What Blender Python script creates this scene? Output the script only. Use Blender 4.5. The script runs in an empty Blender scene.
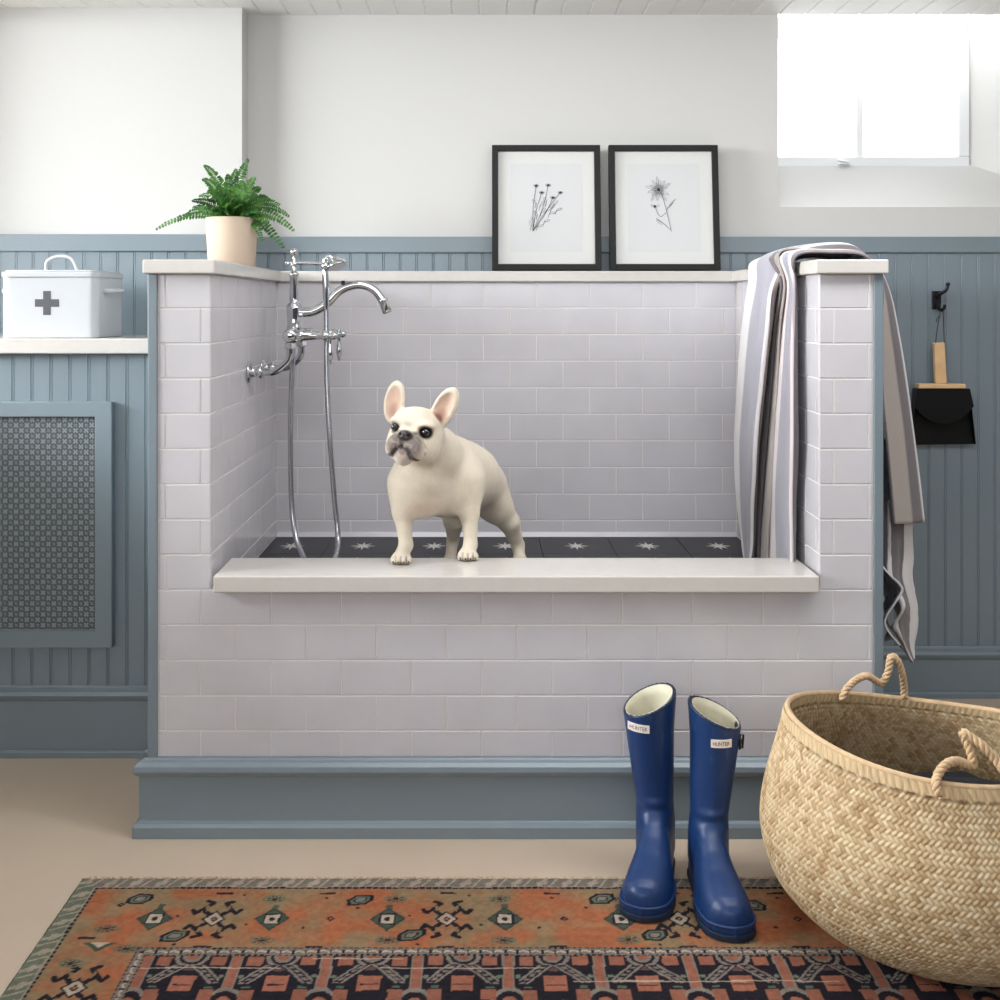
import bpy, bmesh, math, random
import numpy as np
from mathutils import Vector, Matrix
random.seed(7); rng = np.random.default_rng(7)
PI = math.pi
C = bpy.context.scene.collection
SC = bpy.context.scene

# ------------------------------------------------------------------ camera
F = 1150.0; H = 1.147; VX = 481.0; VY = 306.0
cam = bpy.data.cameras.new('camera'); camo = bpy.data.objects.new('camera', cam); C.objects.link(camo)
camo.location = (0, 0, H); camo.rotation_euler = (PI/2, 0, 0)
cam.sensor_width = 36; cam.sensor_fit = 'HORIZONTAL'; cam.lens = F/1000*36
cam.shift_x = (500-VX)/1000; cam.shift_y = -(500-VY)/1000
cam.clip_start = 0.05
SC.camera = camo
# ------------------------------------------------------------------ world / light / exposure
SC.view_settings.view_transform = 'Standard'; SC.view_settings.look = 'None'
SC.view_settings.gamma = 1; SC.view_settings.use_curve_mapping = False
SC.view_settings.exposure = 0.7
w = bpy.data.worlds.new('world'); SC.world = w; w.use_nodes = True
nt = w.node_tree; nt.nodes.clear()
out = nt.nodes.new('ShaderNodeOutputWorld'); bg = nt.nodes.new('ShaderNodeBackground')
tc = nt.nodes.new('ShaderNodeTexCoord'); sx = nt.nodes.new('ShaderNodeSeparateXYZ')
cr = nt.nodes.new('ShaderNodeValToRGB')
nt.links.new(tc.outputs['Generated'], sx.inputs[0]); nt.links.new(sx.outputs[2], cr.inputs[0])
cr.color_ramp.elements[0].position = 0.0; cr.color_ramp.elements[0].color = (.20, .195, .19, 1)
cr.color_ramp.elements[1].position = 0.12; cr.color_ramp.elements[1].color = (.95, .98, 1.0, 1)
mr = nt.nodes.new('ShaderNodeMapRange'); mr.inputs['From Min'].default_value = .55; mr.inputs['From Max'].default_value = .8   # bright overcast sky beyond the window
mr.inputs['To Min'].default_value = 1; mr.inputs['To Max'].default_value = 9
nt.links.new(sx.outputs[1], mr.inputs['Value']); vmx = nt.nodes.new('ShaderNodeVectorMath'); vmx.operation = 'SCALE'
nt.links.new(cr.outputs[0], vmx.inputs[0]); nt.links.new(mr.outputs[0], vmx.inputs['Scale'])
nt.links.new(vmx.outputs[0], bg.inputs[0]); bg.inputs[1].default_value = 0.22
nt.links.new(bg.outputs[0], out.inputs[0])
def area(name, loc, target, sx, sy, power, col=(1, 1, 1)):
    l = bpy.data.lights.new(name, 'AREA'); l.shape = 'RECTANGLE'; l.size = sx; l.size_y = sy
    l.energy = power; l.color = col
    o = bpy.data.objects.new(name, l); C.objects.link(o); o.location = loc
    o.rotation_euler = (Vector(target)-Vector(loc)).to_track_quat('-Z', 'Y').to_euler()
    return o
area('daylight_left', (-3.2, 2.1, 2.08), (0, 2.7, 1.05), 2.0, 1.3, 245, (.95, .985, 1.0))
area('overhead_fill', (.75, 2.1, 1.985), (.85, 2.6, 0), 2.3, 0.6, 22, (.97, .985, 1.0))  # unseen overhead fill added to brighten the tub interior and upper walls
area('fill_behind', (-.9, -1.6, 1.75), (.0, 3.0, 1.25), 3.4, 0.9, 26, (.95, .985, 1.0))  # unseen fill added behind the camera for sheen on the paint
area('daylight_outside', (1.45, 4.35, 2.25), (1.0, 3.4, 1.4), 1.9, 1.5, 110, (.94, .98, 1.0))

# ------------------------------------------------------------------ helpers
def s2l(c):
    return tuple((x/12.92 if x <= .04045 else ((x+.055)/1.055)**2.4) for x in c)
def rgb(r, g, b): return s2l((r/255, g/255, b/255))
MATS = {}
def mat(name, col, rough=.5, metal=0, bump=None, vary=None, spec=.5, attr=False, coat=0, sheen=0):
    m = bpy.data.materials.new(name); m.use_nodes = True
    n = m.node_tree; b = n.nodes['Principled BSDF']
    b.inputs['Roughness'].default_value = rough; b.inputs['Metallic'].default_value = metal
    b.inputs['Specular IOR Level'].default_value = spec
    b.inputs['Coat Weight'].default_value = coat
    b.inputs['Sheen Weight'].default_value = sheen
    b.inputs['Base Color'].default_value = (*col, 1)
    src = None
    if attr:
        a = n.nodes.new('ShaderNodeAttribute'); a.attribute_name = 'Col'; src = a.outputs['Color']
    tcn = n.nodes.new('ShaderNodeTexCoord')
    if vary:
        sc, amt = vary
        t = n.nodes.new('ShaderNodeTexNoise'); t.inputs['Scale'].default_value = sc; t.inputs['Detail'].default_value = 4
        n.links.new(tcn.outputs['Object'], t.inputs['Vector'])
        mr = n.nodes.new('ShaderNodeMapRange'); mr.inputs['From Min'].default_value = .3; mr.inputs['From Max'].default_value = .7
        mr.inputs['To Min'].default_value = 1-amt; mr.inputs['To Max'].default_value = 1+amt
        n.links.new(t.outputs['Fac'], mr.inputs['Value'])
        vm = n.nodes.new('ShaderNodeVectorMath'); vm.operation = 'SCALE'
        if src: n.links.new(src, vm.inputs[0])
        else: vm.inputs[0].default_value = col
        n.links.new(mr.outputs[0], vm.inputs['Scale']); src = vm.outputs[0]
    if src: n.links.new(src, b.inputs['Base Color'])
    if bump:
        sc, st, di = bump
        t = n.nodes.new('ShaderNodeTexNoise'); t.inputs['Scale'].default_value = sc; t.inputs['Detail'].default_value = 3
        n.links.new(tcn.outputs['Object'], t.inputs['Vector'])
        bp = n.nodes.new('ShaderNodeBump'); bp.inputs['Strength'].default_value = st; bp.inputs['Distance'].default_value = di
        n.links.new(t.outputs['Fac'], bp.inputs['Height']); n.links.new(bp.outputs[0], b.inputs['Normal'])
    MATS[name] = m
    return m
mat('wall_white', rgb(206, 205, 203), .75, bump=(60, .15, .002))
mat('ceiling_white', rgb(240, 239, 237), .7)
mat('blue_paint', rgb(117, 131, 140), .42, bump=(35, .12, .002), vary=(3, .03), spec=1.0)
mat('tile', rgb(203, 200, 205), .22, vary=(9, .035), bump=(14, .12, .002))
mat('grout', rgb(224, 219, 217), .8)
mat('quartz', rgb(206, 201, 196), .16, vary=(40, .02))
mat('floor_stone', rgb(200, 181, 160), .42, vary=(2.2, .06), bump=(5, .1, .004))
mat('dark_tile', rgb(42, 43, 48), .45, vary=(12, .12))
mat('star_white', rgb(205, 202, 198), .5)
mat('chrome', rgb(205, 207, 210), .09, 1)
mat('hose_metal', rgb(185, 186, 190), .25, 1)
mat('black_frame', rgb(12, 11, 13), .5, spec=.3)
mat('paper', rgb(206, 207, 208), .85)
mat('mat_board', rgb(212, 212, 210), .85)
mat('ink', rgb(55, 55, 62), .8)
mat('ink_pale', rgb(120, 120, 128), .8)
mat('enamel_white', rgb(192, 194, 198), .25)
mat('cross_grey', rgb(78, 78, 84), .5)
mat('pot_clay', rgb(202, 182, 162), .75, vary=(10, .05))
mat('soil', rgb(50, 38, 28), .95, bump=(80, .6, .01))
mat('iron', rgb(45, 45, 50), .4, .7)
mat('pan_black', rgb(8, 9, 11), .4, spec=.3)
mat('wood_pale', rgb(222, 184, 138), .5, vary=(30, .08))
mat('string', rgb(70, 62, 55), .8)
mat('rubber_blue', rgb(22, 68, 128), .42, attr=True, bump=(18, .35, .005), coat=.05)
mat('sole_blue', rgb(18, 36, 62), .6)
mat('lining', rgb(205, 200, 178), .85, vary=(25, .08))
mat('label_cream', rgb(238, 226, 214), .6)
mat('label_red', rgb(150, 40, 40), .6)
mat('black_rubber', rgb(14, 14, 16), .4)
mat('seagrass', (1, 1, 1), .72, attr=True, spec=.3)
mat('rope', rgb(198, 168, 132), .8, vary=(60, .15))
mat('dark_cloth', rgb(24, 26, 34), .9, bump=(90, .5, .004))
mat('towel', (1, 1, 1), .95, attr=True, bump=(320, .7, .003), sheen=.3, spec=.1)
mat('rug_wool', (1, 1, 1), .95, attr=True, bump=(260, .6, .003), spec=.1)
mat('dog_fur', (1, 1, 1), .62, attr=True, bump=(170, .35, .002), spec=.25, sheen=.15)
mat('eye', rgb(14, 9, 8), .05, coat=1)
mat('window_paint', rgb(236, 238, 240), .4)
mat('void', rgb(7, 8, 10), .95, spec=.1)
def leafmat(name, a, b):
    m = mat(name, a, .5, spec=.4); n = m.node_tree; bs = n.nodes['Principled BSDF']
    t = n.nodes.new('ShaderNodeTexNoise'); t.inputs['Scale'].default_value = 28
    tcn = n.nodes.new('ShaderNodeTexCoord'); n.links.new(tcn.outputs['Object'], t.inputs['Vector'])
    r = n.nodes.new('ShaderNodeValToRGB'); r.color_ramp.elements[0].position = .35; r.color_ramp.elements[1].position = .65
    r.color_ramp.elements[0].color = (*a, 1); r.color_ramp.elements[1].color = (*b, 1)
    n.links.new(t.outputs['Fac'], r.inputs[0]); n.links.new(r.outputs[0], bs.inputs['Base Color'])
    tr = n.nodes.new('ShaderNodeBsdfTranslucent'); mx = n.nodes.new('ShaderNodeMixShader'); mx.inputs[0].default_value = .3
    n.links.new(r.outputs[0], tr.inputs[0]); n.links.new(bs.outputs[0], mx.inputs[1]); n.links.new(tr.outputs[0], mx.inputs[2])
    n.links.new(mx.outputs[0], n.nodes['Material Output'].inputs[0])
leafmat('fern_leaf', rgb(36, 86, 34), rgb(96, 146, 66))
def glassmat():
    m = bpy.data.materials.new('glass'); m.use_nodes = True; n = m.node_tree; n.nodes.clear()
    o = n.nodes.new('ShaderNodeOutputMaterial'); mx = n.nodes.new('ShaderNodeMixShader')
    t = n.nodes.new('ShaderNodeBsdfTransparent'); g = n.nodes.new('ShaderNodeBsdfGlossy'); g.inputs['Roughness'].default_value = .02
    fr = n.nodes.new('ShaderNodeFresnel'); fr.inputs[0].default_value = 1.45
    n.links.new(fr.outputs[0], mx.inputs[0]); n.links.new(t.outputs[0], mx.inputs[1]); n.links.new(g.outputs[0], mx.inputs[2]); n.links.new(mx.outputs[0], o.inputs[0])
    MATS['glass'] = m
glassmat()
def grillemat():
    # punched metal sheet: rings of eight small petals on a square lattice, holes are real transparency
    m = bpy.data.materials.new('punched_metal'); m.use_nodes = True; n = m.node_tree
    b = n.nodes['Principled BSDF']; b.inputs['Base Color'].default_value = (*rgb(146, 154, 158), 1)
    b.inputs['Roughness'].default_value = .4; b.inputs['Metallic'].default_value = .25
    tcn = n.nodes.new('ShaderNodeTexCoord'); s = n.nodes.new('ShaderNodeSeparateXYZ'); n.links.new(tcn.outputs['Object'], s.inputs[0])
    def M(op, a, bb=None, c=None):
        k = n.nodes.new('ShaderNodeMath'); k.operation = op
        for i, v in enumerate((a, bb, c)):
            if v is None: continue
            if isinstance(v, (int, float)): k.inputs[i].default_value = v
            else: n.links.new(v, k.inputs[i])
        return k.outputs[0]
    p = .0275
    def ringset(ox, oz):
        x = M('SUBTRACT', M('FRACT', M('ADD', M('DIVIDE', s.outputs[0], p), ox)), .5)
        z = M('SUBTRACT', M('FRACT', M('ADD', M('DIVIDE', s.outputs[2], p), oz)), .5)
        r = M('SQRT', M('ADD', M('MULTIPLY', x, x), M('MULTIPLY', z, z)))
        th = M('ARCTAN2', z, x)
        ring = M('LESS_THAN', M('ABSOLUTE', M('SUBTRACT', r, .225)), .115)
        pet = M('GREATER_THAN', M('COSINE', M('MULTIPLY', th, 8)), -.35)
        dot = M('LESS_THAN', r, .045)
        return M('MAXIMUM', M('MULTIPLY', ring, pet), dot)
    hole = M('MAXIMUM', ringset(0, 0), ringset(.5, .5))
    t = n.nodes.new('ShaderNodeBsdfTransparent'); mx = n.nodes.new('ShaderNodeMixShader')
    n.links.new(hole, mx.inputs[0]); n.links.new(b.outputs[0], mx.inputs[1]); n.links.new(t.outputs[0], mx.inputs[2])
    n.links.new(mx.outputs[0], n.nodes['Material Output'].inputs[0])
    MATS['punched_metal'] = m
grillemat()

def link(name, me, material, parent=None, smooth=False):
    o = bpy.data.objects.new(name, me); C.objects.link(o)
    if material: me.materials.append(MATS[material] if isinstance(material, str) else material)
    if parent is not None: o.parent = parent
    if smooth and len(me.polygons): me.polygons.foreach_set('use_smooth', [True]*len(me.polygons))
    return o
def world_child(o, parent):
    o.parent = parent; o.matrix_parent_inverse = Matrix.Translation(parent.location).inverted() if parent.rotation_euler.z == 0 else parent.matrix_basis.inverted()
def obj(name, bm, material, parent=None, smooth=False, bevel=0, seg=2):
    """bm is in WORLD coordinates; parts keep their place under an Empty at the thing's base"""
    me = bpy.data.meshes.new(name); 
    bmesh.ops.recalc_face_normals(bm, faces=bm.faces)
    bm.to_mesh(me); bm.free()
    return finish(name, me, material, parent, smooth, bevel, seg)
def finish(name, me, material, parent=None, smooth=False, bevel=0, seg=2):
    off = ORG.get(parent.name) if parent is not None else None
    if off is None and parent is None:
        v = np.empty(len(me.vertices)*3); me.vertices.foreach_get('co', v); v = v.reshape(-1, 3)
        c = Vector(((v[:, 0].min()+v[:, 0].max())/2, (v[:, 1].min()+v[:, 1].max())/2, v[:, 2].min()))
        me.transform(Matrix.Translation(-c)); o = link(name, me, material, None, smooth); o.location = c; ORG[o.name] = c.copy()
    else:
        me.transform(Matrix.Translation(-off)); o = link(name, me, material, parent, smooth); ORG[o.name] = off.copy()
    if bevel:
        b = o.modifiers.new('bevel', 'BEVEL'); b.width = bevel; b.segments = seg; b.limit_method = 'ANGLE'; b.angle_limit = math.radians(40)
        b.harden_normals = False
    return o
ORG = {}
def thing(name, label, cat, loc, group=None):
    o = bpy.data.objects.new(name, None); C.objects.link(o); o.empty_display_size = .05
    o.location = loc; ORG[o.name] = Vector(loc); return tag(o, label, cat, group)
def tag(o, label, cat, group=None, kind=None):
    o['label'] = label; o['category'] = cat
    if group: o['group'] = group
    if kind: o['kind'] = kind
    return o
def struct(name, bm, m, parent=None, **k):
    o = obj(name, bm, m, parent, **k); o['kind'] = 'structure'; return o
def BM(): return bmesh.new()
def box(bm, x0, x1, y0, y1, z0, z1):
    vs = [bm.verts.new(p) for p in ((x0,y0,z0),(x1,y0,z0),(x1,y1,z0),(x0,y1,z0),(x0,y0,z1),(x1,y0,z1),(x1,y1,z1),(x0,y1,z1))]
    for f in ((0,3,2,1),(4,5,6,7),(0,1,5,4),(1,2,6,5),(2,3,7,6),(3,0,4,7)): bm.faces.new([vs[i] for i in f])
    return bm
def prism(bm, pts, axis, a, b):
    """polygon pts in the plane normal to axis, extruded from a to b"""
    def P(p, t):
        return {'x': (t, p[0], p[1]), 'y': (p[0], t, p[1]), 'z': (p[0], p[1], t)}[axis]
    A = [bm.verts.new(P(p, a)) for p in pts]; B = [bm.verts.new(P(p, b)) for p in pts]
    n = len(pts)
    bm.faces.new(A); bm.faces.new(B[::-1])
    for i in range(n): bm.faces.new((A[i], A[(i+1) % n], B[(i+1) % n], B[i]))
    return bm
def cat_rom(P, n=8, closed=False):
    P = [np.array(p, float) for p in P]; out = []
    m = len(P)
    rngi = range(m) if closed else range(m-1)
    for i in rngi:
        if closed: p0, p1, p2, p3 = P[(i-1) % m], P[i], P[(i+1) % m], P[(i+2) % m]
        else: p0, p1, p2, p3 = P[max(i-1, 0)], P[i], P[i+1], P[min(i+2, m-1)]
        for k in range(n):
            t = k/n
            out.append(.5*((2*p1)+(-p0+p2)*t+(2*p0-5*p1+4*p2-p3)*t*t+(-p0+3*p1-3*p2+p3)*t**3))
    if not closed: out.append(P[-1])
    return out
def tube(bm, path, r, n=12, cap=True, closed=False):
    path = [Vector(p) for p in path]; m = len(path)
    if not hasattr(r, '__len__'): r = [r]*m
    rings = []; up = None
    for i in range(m):
        a = path[(i-1) % m] if (closed or i > 0) else path[i]; b = path[(i+1) % m] if (closed or i < m-1) else path[i]
        t = (b-a).normalized()
        if up is None:
            up = t.orthogonal().normalized()
        up = (up-t*up.dot(t))
        if up.length < 1e-6: up = t.orthogonal()
        up.normalize(); s = t.cross(up)
        rings.append([bm.verts.new(path[i]+(up*math.cos(2*PI*k/n)+s*math.sin(2*PI*k/n))*r[i]) for k in range(n)])
    for i in range(m if closed else m-1):
        A = rings[i]; B = rings[(i+1) % m]
        for k in range(n): bm.faces.new((A[k], A[(k+1) % n], B[(k+1) % n], B[k]))
    if cap and not closed: bm.faces.new(rings[0][::-1]); bm.faces.new(rings[-1])
    return bm
def lathe(bm, o, axis, prof, n=24):
    """prof: list of (distance along axis, radius)"""
    axis = Vector(axis).normalized(); o = Vector(o)
    u = axis.orthogonal().normalized(); v = axis.cross(u); rings = []
    for d, r in prof:
        r = max(r, 1e-5)
        rings.append([bm.verts.new(o+axis*d+(u*math.cos(2*PI*k/n)+v*math.sin(2*PI*k/n))*r) for k in range(n)])
    for A, B in zip(rings, rings[1:]):
        for k in range(n): bm.faces.new((A[k], A[(k+1) % n], B[(k+1) % n], B[k]))
    bm.faces.new(rings[0][::-1]); bm.faces.new(rings[-1])
    return bm
def grid_mesh(name, V, nu, nv, col=None, wrap_u=False):
    """V: (nu*nv,3) array, index = u*nv+v"""
    me = bpy.data.meshes.new(name)
    U = np.arange(nu if wrap_u else nu-1); W = np.arange(nv-1)
    uu, ww = np.meshgrid(U, W, indexing='ij'); uu = uu.ravel(); ww = ww.ravel(); un = (uu+1) % nu
    Fc = np.stack([uu*nv+ww, un*nv+ww, un*nv+ww+1, uu*nv+ww+1], 1).astype(np.int32)
    return raw_mesh(me, V, Fc, col)
def raw_mesh(me, V, Fc, col=None):
    me.vertices.add(len(V)); me.vertices.foreach_set('co', np.asarray(V, np.float32).ravel())
    nf = len(Fc); me.loops.add(nf*4); me.loops.foreach_set('vertex_index', Fc.ravel().astype(np.int32))
    me.polygons.add(nf); me.polygons.foreach_set('loop_start', np.arange(0, nf*4, 4, dtype=np.int32))
    me.update(calc_edges=True)
    if col is not None: set_col(me, col)
    me.polygons.foreach_set('use_smooth', [True]*nf)
    return me
def set_col(me, col):
    a = me.attributes.new('Col', 'FLOAT_COLOR', 'POINT')
    c = np.ones((len(me.vertices), 4), np.float32); c[:, :3] = col
    a.data.foreach_set('color', c.ravel())
def P3(px, py, Y):
    S = F/Y; return np.array([(px-VX)/S, Y, H-(py-VY)/S])

# -------- signed distance modelling
def smin(a, b, k):
    h = np.clip(.5+.5*(b-a)/k, 0, 1); return b*(1-h)+a*h-k*h*(1-h)
def smax(a, b, k): return -smin(-a, -b, k)
def ell(P, c, r, R=None):
    q = P-np.asarray(c, np.float32)
    if R is not None: q = q@np.asarray(R, np.float32).T
    r = np.asarray(r, np.float32)
    k0 = np.sqrt(((q/r)**2).sum(-1)); k1 = np.sqrt(((q/(r*r))**2).sum(-1))+1e-9
    return k0*(k0-1)/k1
def cone(P, a, b, ra, rb):
    a = np.asarray(a, np.float32); b = np.asarray(b, np.float32); ab = b-a
    t = np.clip(((P-a)@ab)/(ab@ab), 0, 1)
    return np.sqrt(((P-a-t[..., None]*ab)**2).sum(-1))-(ra+(rb-ra)*t)
def surface_nets(fn, lo, hi, h, smooth=2):
    lo = np.array(lo); hi = np.array(hi); n = np.ceil((hi-lo)/h).astype(int)+1
    ax = [lo[i]+h*np.arange(n[i]) for i in range(3)]
    G = np.empty(tuple(n), np.float32)
    for i0 in range(0, n[0], 24):
        X = np.stack(np.meshgrid(ax[0][i0:i0+24], ax[1], ax[2], indexing='ij'), -1).astype(np.float32)
        G[i0:i0+24] = fn(X)
    s = G < 0
    cnt = sum(s[a:n[0]-1+a, b:n[1]-1+b, c:n[2]-1+c].astype(np.int8) for a in (0, 1) for b in (0, 1) for c in (0, 1))
    act = (cnt > 0) & (cnt < 8); idx = -np.ones(act.shape, np.int64); ci = np.argwhere(act); idx[act] = np.arange(len(ci))
    pos = np.zeros((len(ci), 3)); wt = np.zeros(len(ci))
    corners = [(a, b, c) for a in (0, 1) for b in (0, 1) for c in (0, 1)]
    for p in corners:
        for d in range(3):
            if p[d] == 0:
                q = list(p); q[d] = 1; q = tuple(q)
                g0 = G[ci[:, 0]+p[0], ci[:, 1]+p[1], ci[:, 2]+p[2]]; g1 = G[ci[:, 0]+q[0], ci[:, 1]+q[1], ci[:, 2]+q[2]]
                m = (g0 < 0) != (g1 < 0); t = np.where(m, g0/(g0-g1+1e-12), 0)
                pp = np.array(p, float)[None].repeat(len(ci), 0); pp[:, d] = t
                pos[m] += pp[m]; wt[m] += 1
    V = lo+(ci+pos/wt[:, None])*h
    faces = []
    for d in range(3):
        e, f = [(1, 2), (2, 0), (0, 1)][d]
        sl0 = [slice(None)]*3; sl1 = [slice(None)]*3; sl0[d] = slice(0, -1); sl1[d] = slice(1, None)
        ch = s[tuple(sl0)] != s[tuple(sl1)]
        E = np.argwhere(ch); E = E[(E[:, e] > 0) & (E[:, f] > 0) & (E[:, e] < n[e]-1) & (E[:, f] < n[f]-1)]
        def cell(de, df):
            q = E.copy(); q[:, e] -= de; q[:, f] -= df; return idx[q[:, 0], q[:, 1], q[:, 2]]
        Q = np.stack([cell(0, 0), cell(1, 0), cell(1, 1), cell(0, 1)], 1)
        ins = s[E[:, 0], E[:, 1], E[:, 2]]
        Q[~ins] = Q[~ins][:, ::-1]; faces.append(Q)
    Fc = np.concatenate(faces)
    for _ in range(smooth):
        acc = np.zeros_like(V); c = np.zeros(len(V))
        for k in range(4):
            a, b = Fc[:, k], Fc[:, (k+1) % 4]
            np.add.at(acc, a, V[b]); np.add.at(acc, b, V[a]); np.add.at(c, a, 1); np.add.at(c, b, 1)
        V = V*.5+.5*acc/c[:, None]
    return V, Fc

# ================================================================== SETTING
YB, YL, YW, YT = 3.39, 3.31, 2.935, 3.31     # back wall, upper left wall, lower left wainscot, tub back tile
CZ = 2.006
bm = BM(); box(bm, -3.2, 3.4, -.6, 3.7, -.1, 0); struct('floor', bm, 'floor_stone')
# ceiling: V-groove boards running towards the camera
bm = BM(); pts = []
x = -3.2
while x < 3.4:
    pts += [(x, CZ), (x+.072, CZ), (x+.076, CZ+.003)]; x += .08
pts += [(3.4, CZ), (3.4, CZ+.1), (-3.2, CZ+.1)]
prism(bm, pts, 'y', .55, 3.39); struct('ceiling', bm, 'ceiling_white')
# back wall with window opening
wx0, wz0 = (778-VX)/(F/YB), H+(VY-207)/(F/YB)
bm = BM()
box(bm, -.688, wx0, YB, 3.72, 0, CZ+.1)
box(bm, wx0, 1.82, YB, 3.72, 0, wz0-.0001)
box(bm, 1.82, 3.4, YB, 3.72, 0, CZ+.1)
# sloping sill and splayed right reveal
sy, sz = 3.62, H+(VY-164)/(F/3.62)
prism(bm, [(YB, wz0), (sy, sz), (3.72, sz), (3.72, wz0)], 'x', wx0, 1.82)
rx = (968-VX)/(F/sy)
prism(bm, [(1.82, YB), (rx, sy), (rx, 3.72), (1.9, 3.72), (1.9, YB)], 'z', wz0, CZ+.05)
struct('wall_back', bm, 'wall_white')
bm = BM(); box(bm, -3.2, -.688, YL, 3.72, .95, CZ+.1); struct('wall_left', bm, 'wall_white')
bm = BM()      # unseen wall added to shade the low left side; its opening lets daylight in
box(bm, -1.74, -1.62, .3, YL, 0, 1.02); box(bm, -1.74, -1.62, .3, 1.25, 1.02, CZ); box(bm, -1.74, -1.62, 3.1, YL, 1.02, CZ); box(bm, -1.74, -1.62, 1.25, 3.1, 1.95, CZ)
struct('added_shade_wall', bm, 'wall_white')
# window: frame, mullion, panes
bm = BM()
fz = sz; t = .03
fx0 = wx0-.05; k = F/sy
box(bm, fx0, rx, sy-.012, sy+.035, fz-.02, fz+.022)            # bottom rail
box(bm, rx-.035, rx, sy-.012, sy+.035, fz+.022, CZ-.012)         # right stile
box(bm, (857-VX)/k, (864-VX)/k, sy+.005, sy+.035, fz+.022, CZ-.012)     # mullion
box(bm, fx0, rx, sy, sy+.035, CZ-.012, CZ+.05)
wn = struct('window_1', bm, 'window_paint', bevel=.004)
bm = BM(); box(bm, fx0, rx-.02, sy+.018, sy+.022, fz, CZ+.04); struct('window_glass', bm, 'glass', wn)
bm = BM(); c = P3(848, 162, sy-.03)
box(bm, c[0]-.025, c[0]+.012, c[1], c[1]+.02, c[2]-.006, c[2]+.004); tube(bm, [c+[0, 0, 0], c+[-.035, -.012, .004]], .004, 8)
struct('window_latch', bm, 'window_paint', wn)

# beadboard panelling: a long profile (v-groove + bead) extruded upward
def beadboard(bm, x0, x1, y, z0, z1, pitch=.0485, th=.012, phase=0):
    pts = []; x = x0
    xs = x0+phase
    pts.append((x0, y))
    while xs < x1-.012:
        if xs > x0+.002:
            pts += [(xs, y), (xs+.0016, y+.0024), (xs+.0034, y+.0003), (xs+.0055, y), (xs+.0072, y+.0018), (xs+.0084, y)]
        xs += pitch
    pts += [(x1, y), (x1, y+th), (x0, y+th)]
    prism(bm, pts, 'z', z0, z1)
bm = BM()
beadboard(bm, -.688, 3.4, YB-.012, .1, 1.31, phase=.01)
struct('trim_1', bm, 'blue_paint')
bm = BM(); box(bm, -.6889, 3.4, YB-.022, YB-.0001, 1.303, 1.3505); struct('trim_2', bm, 'blue_paint', bevel=.003)
bm = BM(); beadboard(bm, -3.2, -.6881, YL-.012, 1.03, 1.31, phase=.02); struct('trim_3', bm, 'blue_paint')
bm = BM(); box(bm, -3.2, -.678, YL-.022, YL-.0001, 1.303, 1.3525); struct('trim_4', bm, 'blue_paint', bevel=.003)
# lower left projecting wainscot
bm = BM(); beadboard(bm, -3.2, -.726, YW, .1, 1.0255, phase=.013, th=.015)
box(bm, -3.2, -.726, YW+.015, YL, 0.0, 1.0255); struct('wall_front_wainscot', bm, 'blue_paint')
def base_profile(bm, x0, x1, y, ztop, proj=.02, cap=.035, shoe=.018):
    """baseboard extruded along x in front of plane y (towards the camera)"""
    p = [(y, 0), (y-proj-.008, 0), (y-proj-.008, shoe*.8), (y-proj-.004, shoe), (y-proj, shoe), (y-proj, ztop-cap),
         (y-proj-.006, ztop-cap+.004), (y-proj-.012, ztop-cap*.55), (y-proj-.008, ztop-cap*.3), (y-proj-.001, ztop-cap*.22), (y-proj*.4, ztop-cap*.1), (y-proj*.2, ztop), (y, ztop)]
    prism(bm, p, 'x', x0, x1)
zt = H-(688-VY)/(F/2.915)
bm = BM(); base_profile(bm, -3.2, -.7265, YW-.0001, zt, proj=.012); struct('baseboard_left', bm, 'blue_paint')
bm = BM(); base_profile(bm, .93, 3.4, YB-.0125, .148, proj=.012); struct('baseboard_back', bm, 'blue_paint')

# ================================================================== SHELF, VENT PANEL
bm = BM(); box(bm, -3.2, -.7275, 2.905, YL-.0125, 1.0265, 1.0645)
tag(obj('wall_shelf', bm, 'quartz', bevel=.003), 'white stone shelf ledge running under the first aid tin', 'shelf')
S = F/2.915
vx1, vx0 = (112-VX)/S, -1.75
vz1, vz0 = H-(402-VY)/S, H-(648-VY)/S
ix1, iz1, iz0 = (95-VX)/S, H-(417-VY)/S, H-(631-VY)/S
ix0 = vx0+.045
t = thing('vent_panel', 'grey blue framed radiator cover panel with star pattern metal grille', 'vent cover', (vx1, YW, vz0))
bm = BM(); yf, yb = YW-.022, YW-.0005
o_ = [(vx0, vz0), (vx1, vz0), (vx1, vz1), (vx0, vz1)]; i_ = [(ix0, iz0), (ix1, iz0), (ix1, iz1), (ix0, iz1)]
VO = [[bm.verts.new((p[0], y, p[1])) for p in L] for L in (o_, i_) for y in (yf, yb)]
for k in range(4):
    j = (k+1) % 4
    bm.faces.new((VO[0][k], VO[0][j], VO[2][j], VO[2][k])); bm.faces.new((VO[1][k], VO[1][j], VO[3][j], VO[3][k]))
    bm.faces.new((VO[0][k], VO[0][j], VO[1][j], VO[1][k])); bm.faces.new((VO[2][k], VO[2][j], VO[3][j], VO[3][k]))
obj('panel_frame', bm, 'blue_paint', t, bevel=.002)
bm = BM(); box(bm, ix0, ix1, YW-.010, YW-.009, iz0, iz1); g = obj('grille', bm, 'punched_metal', t); g['label'] = 'punched metal grille with star pattern'
bm = BM(); box(bm, ix0, ix1, YW-.003, YW-.001, iz0, iz1); obj('cavity_shade', bm, 'void', t)  # black sheet stands in for the shaded cavity behind the grille

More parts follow.
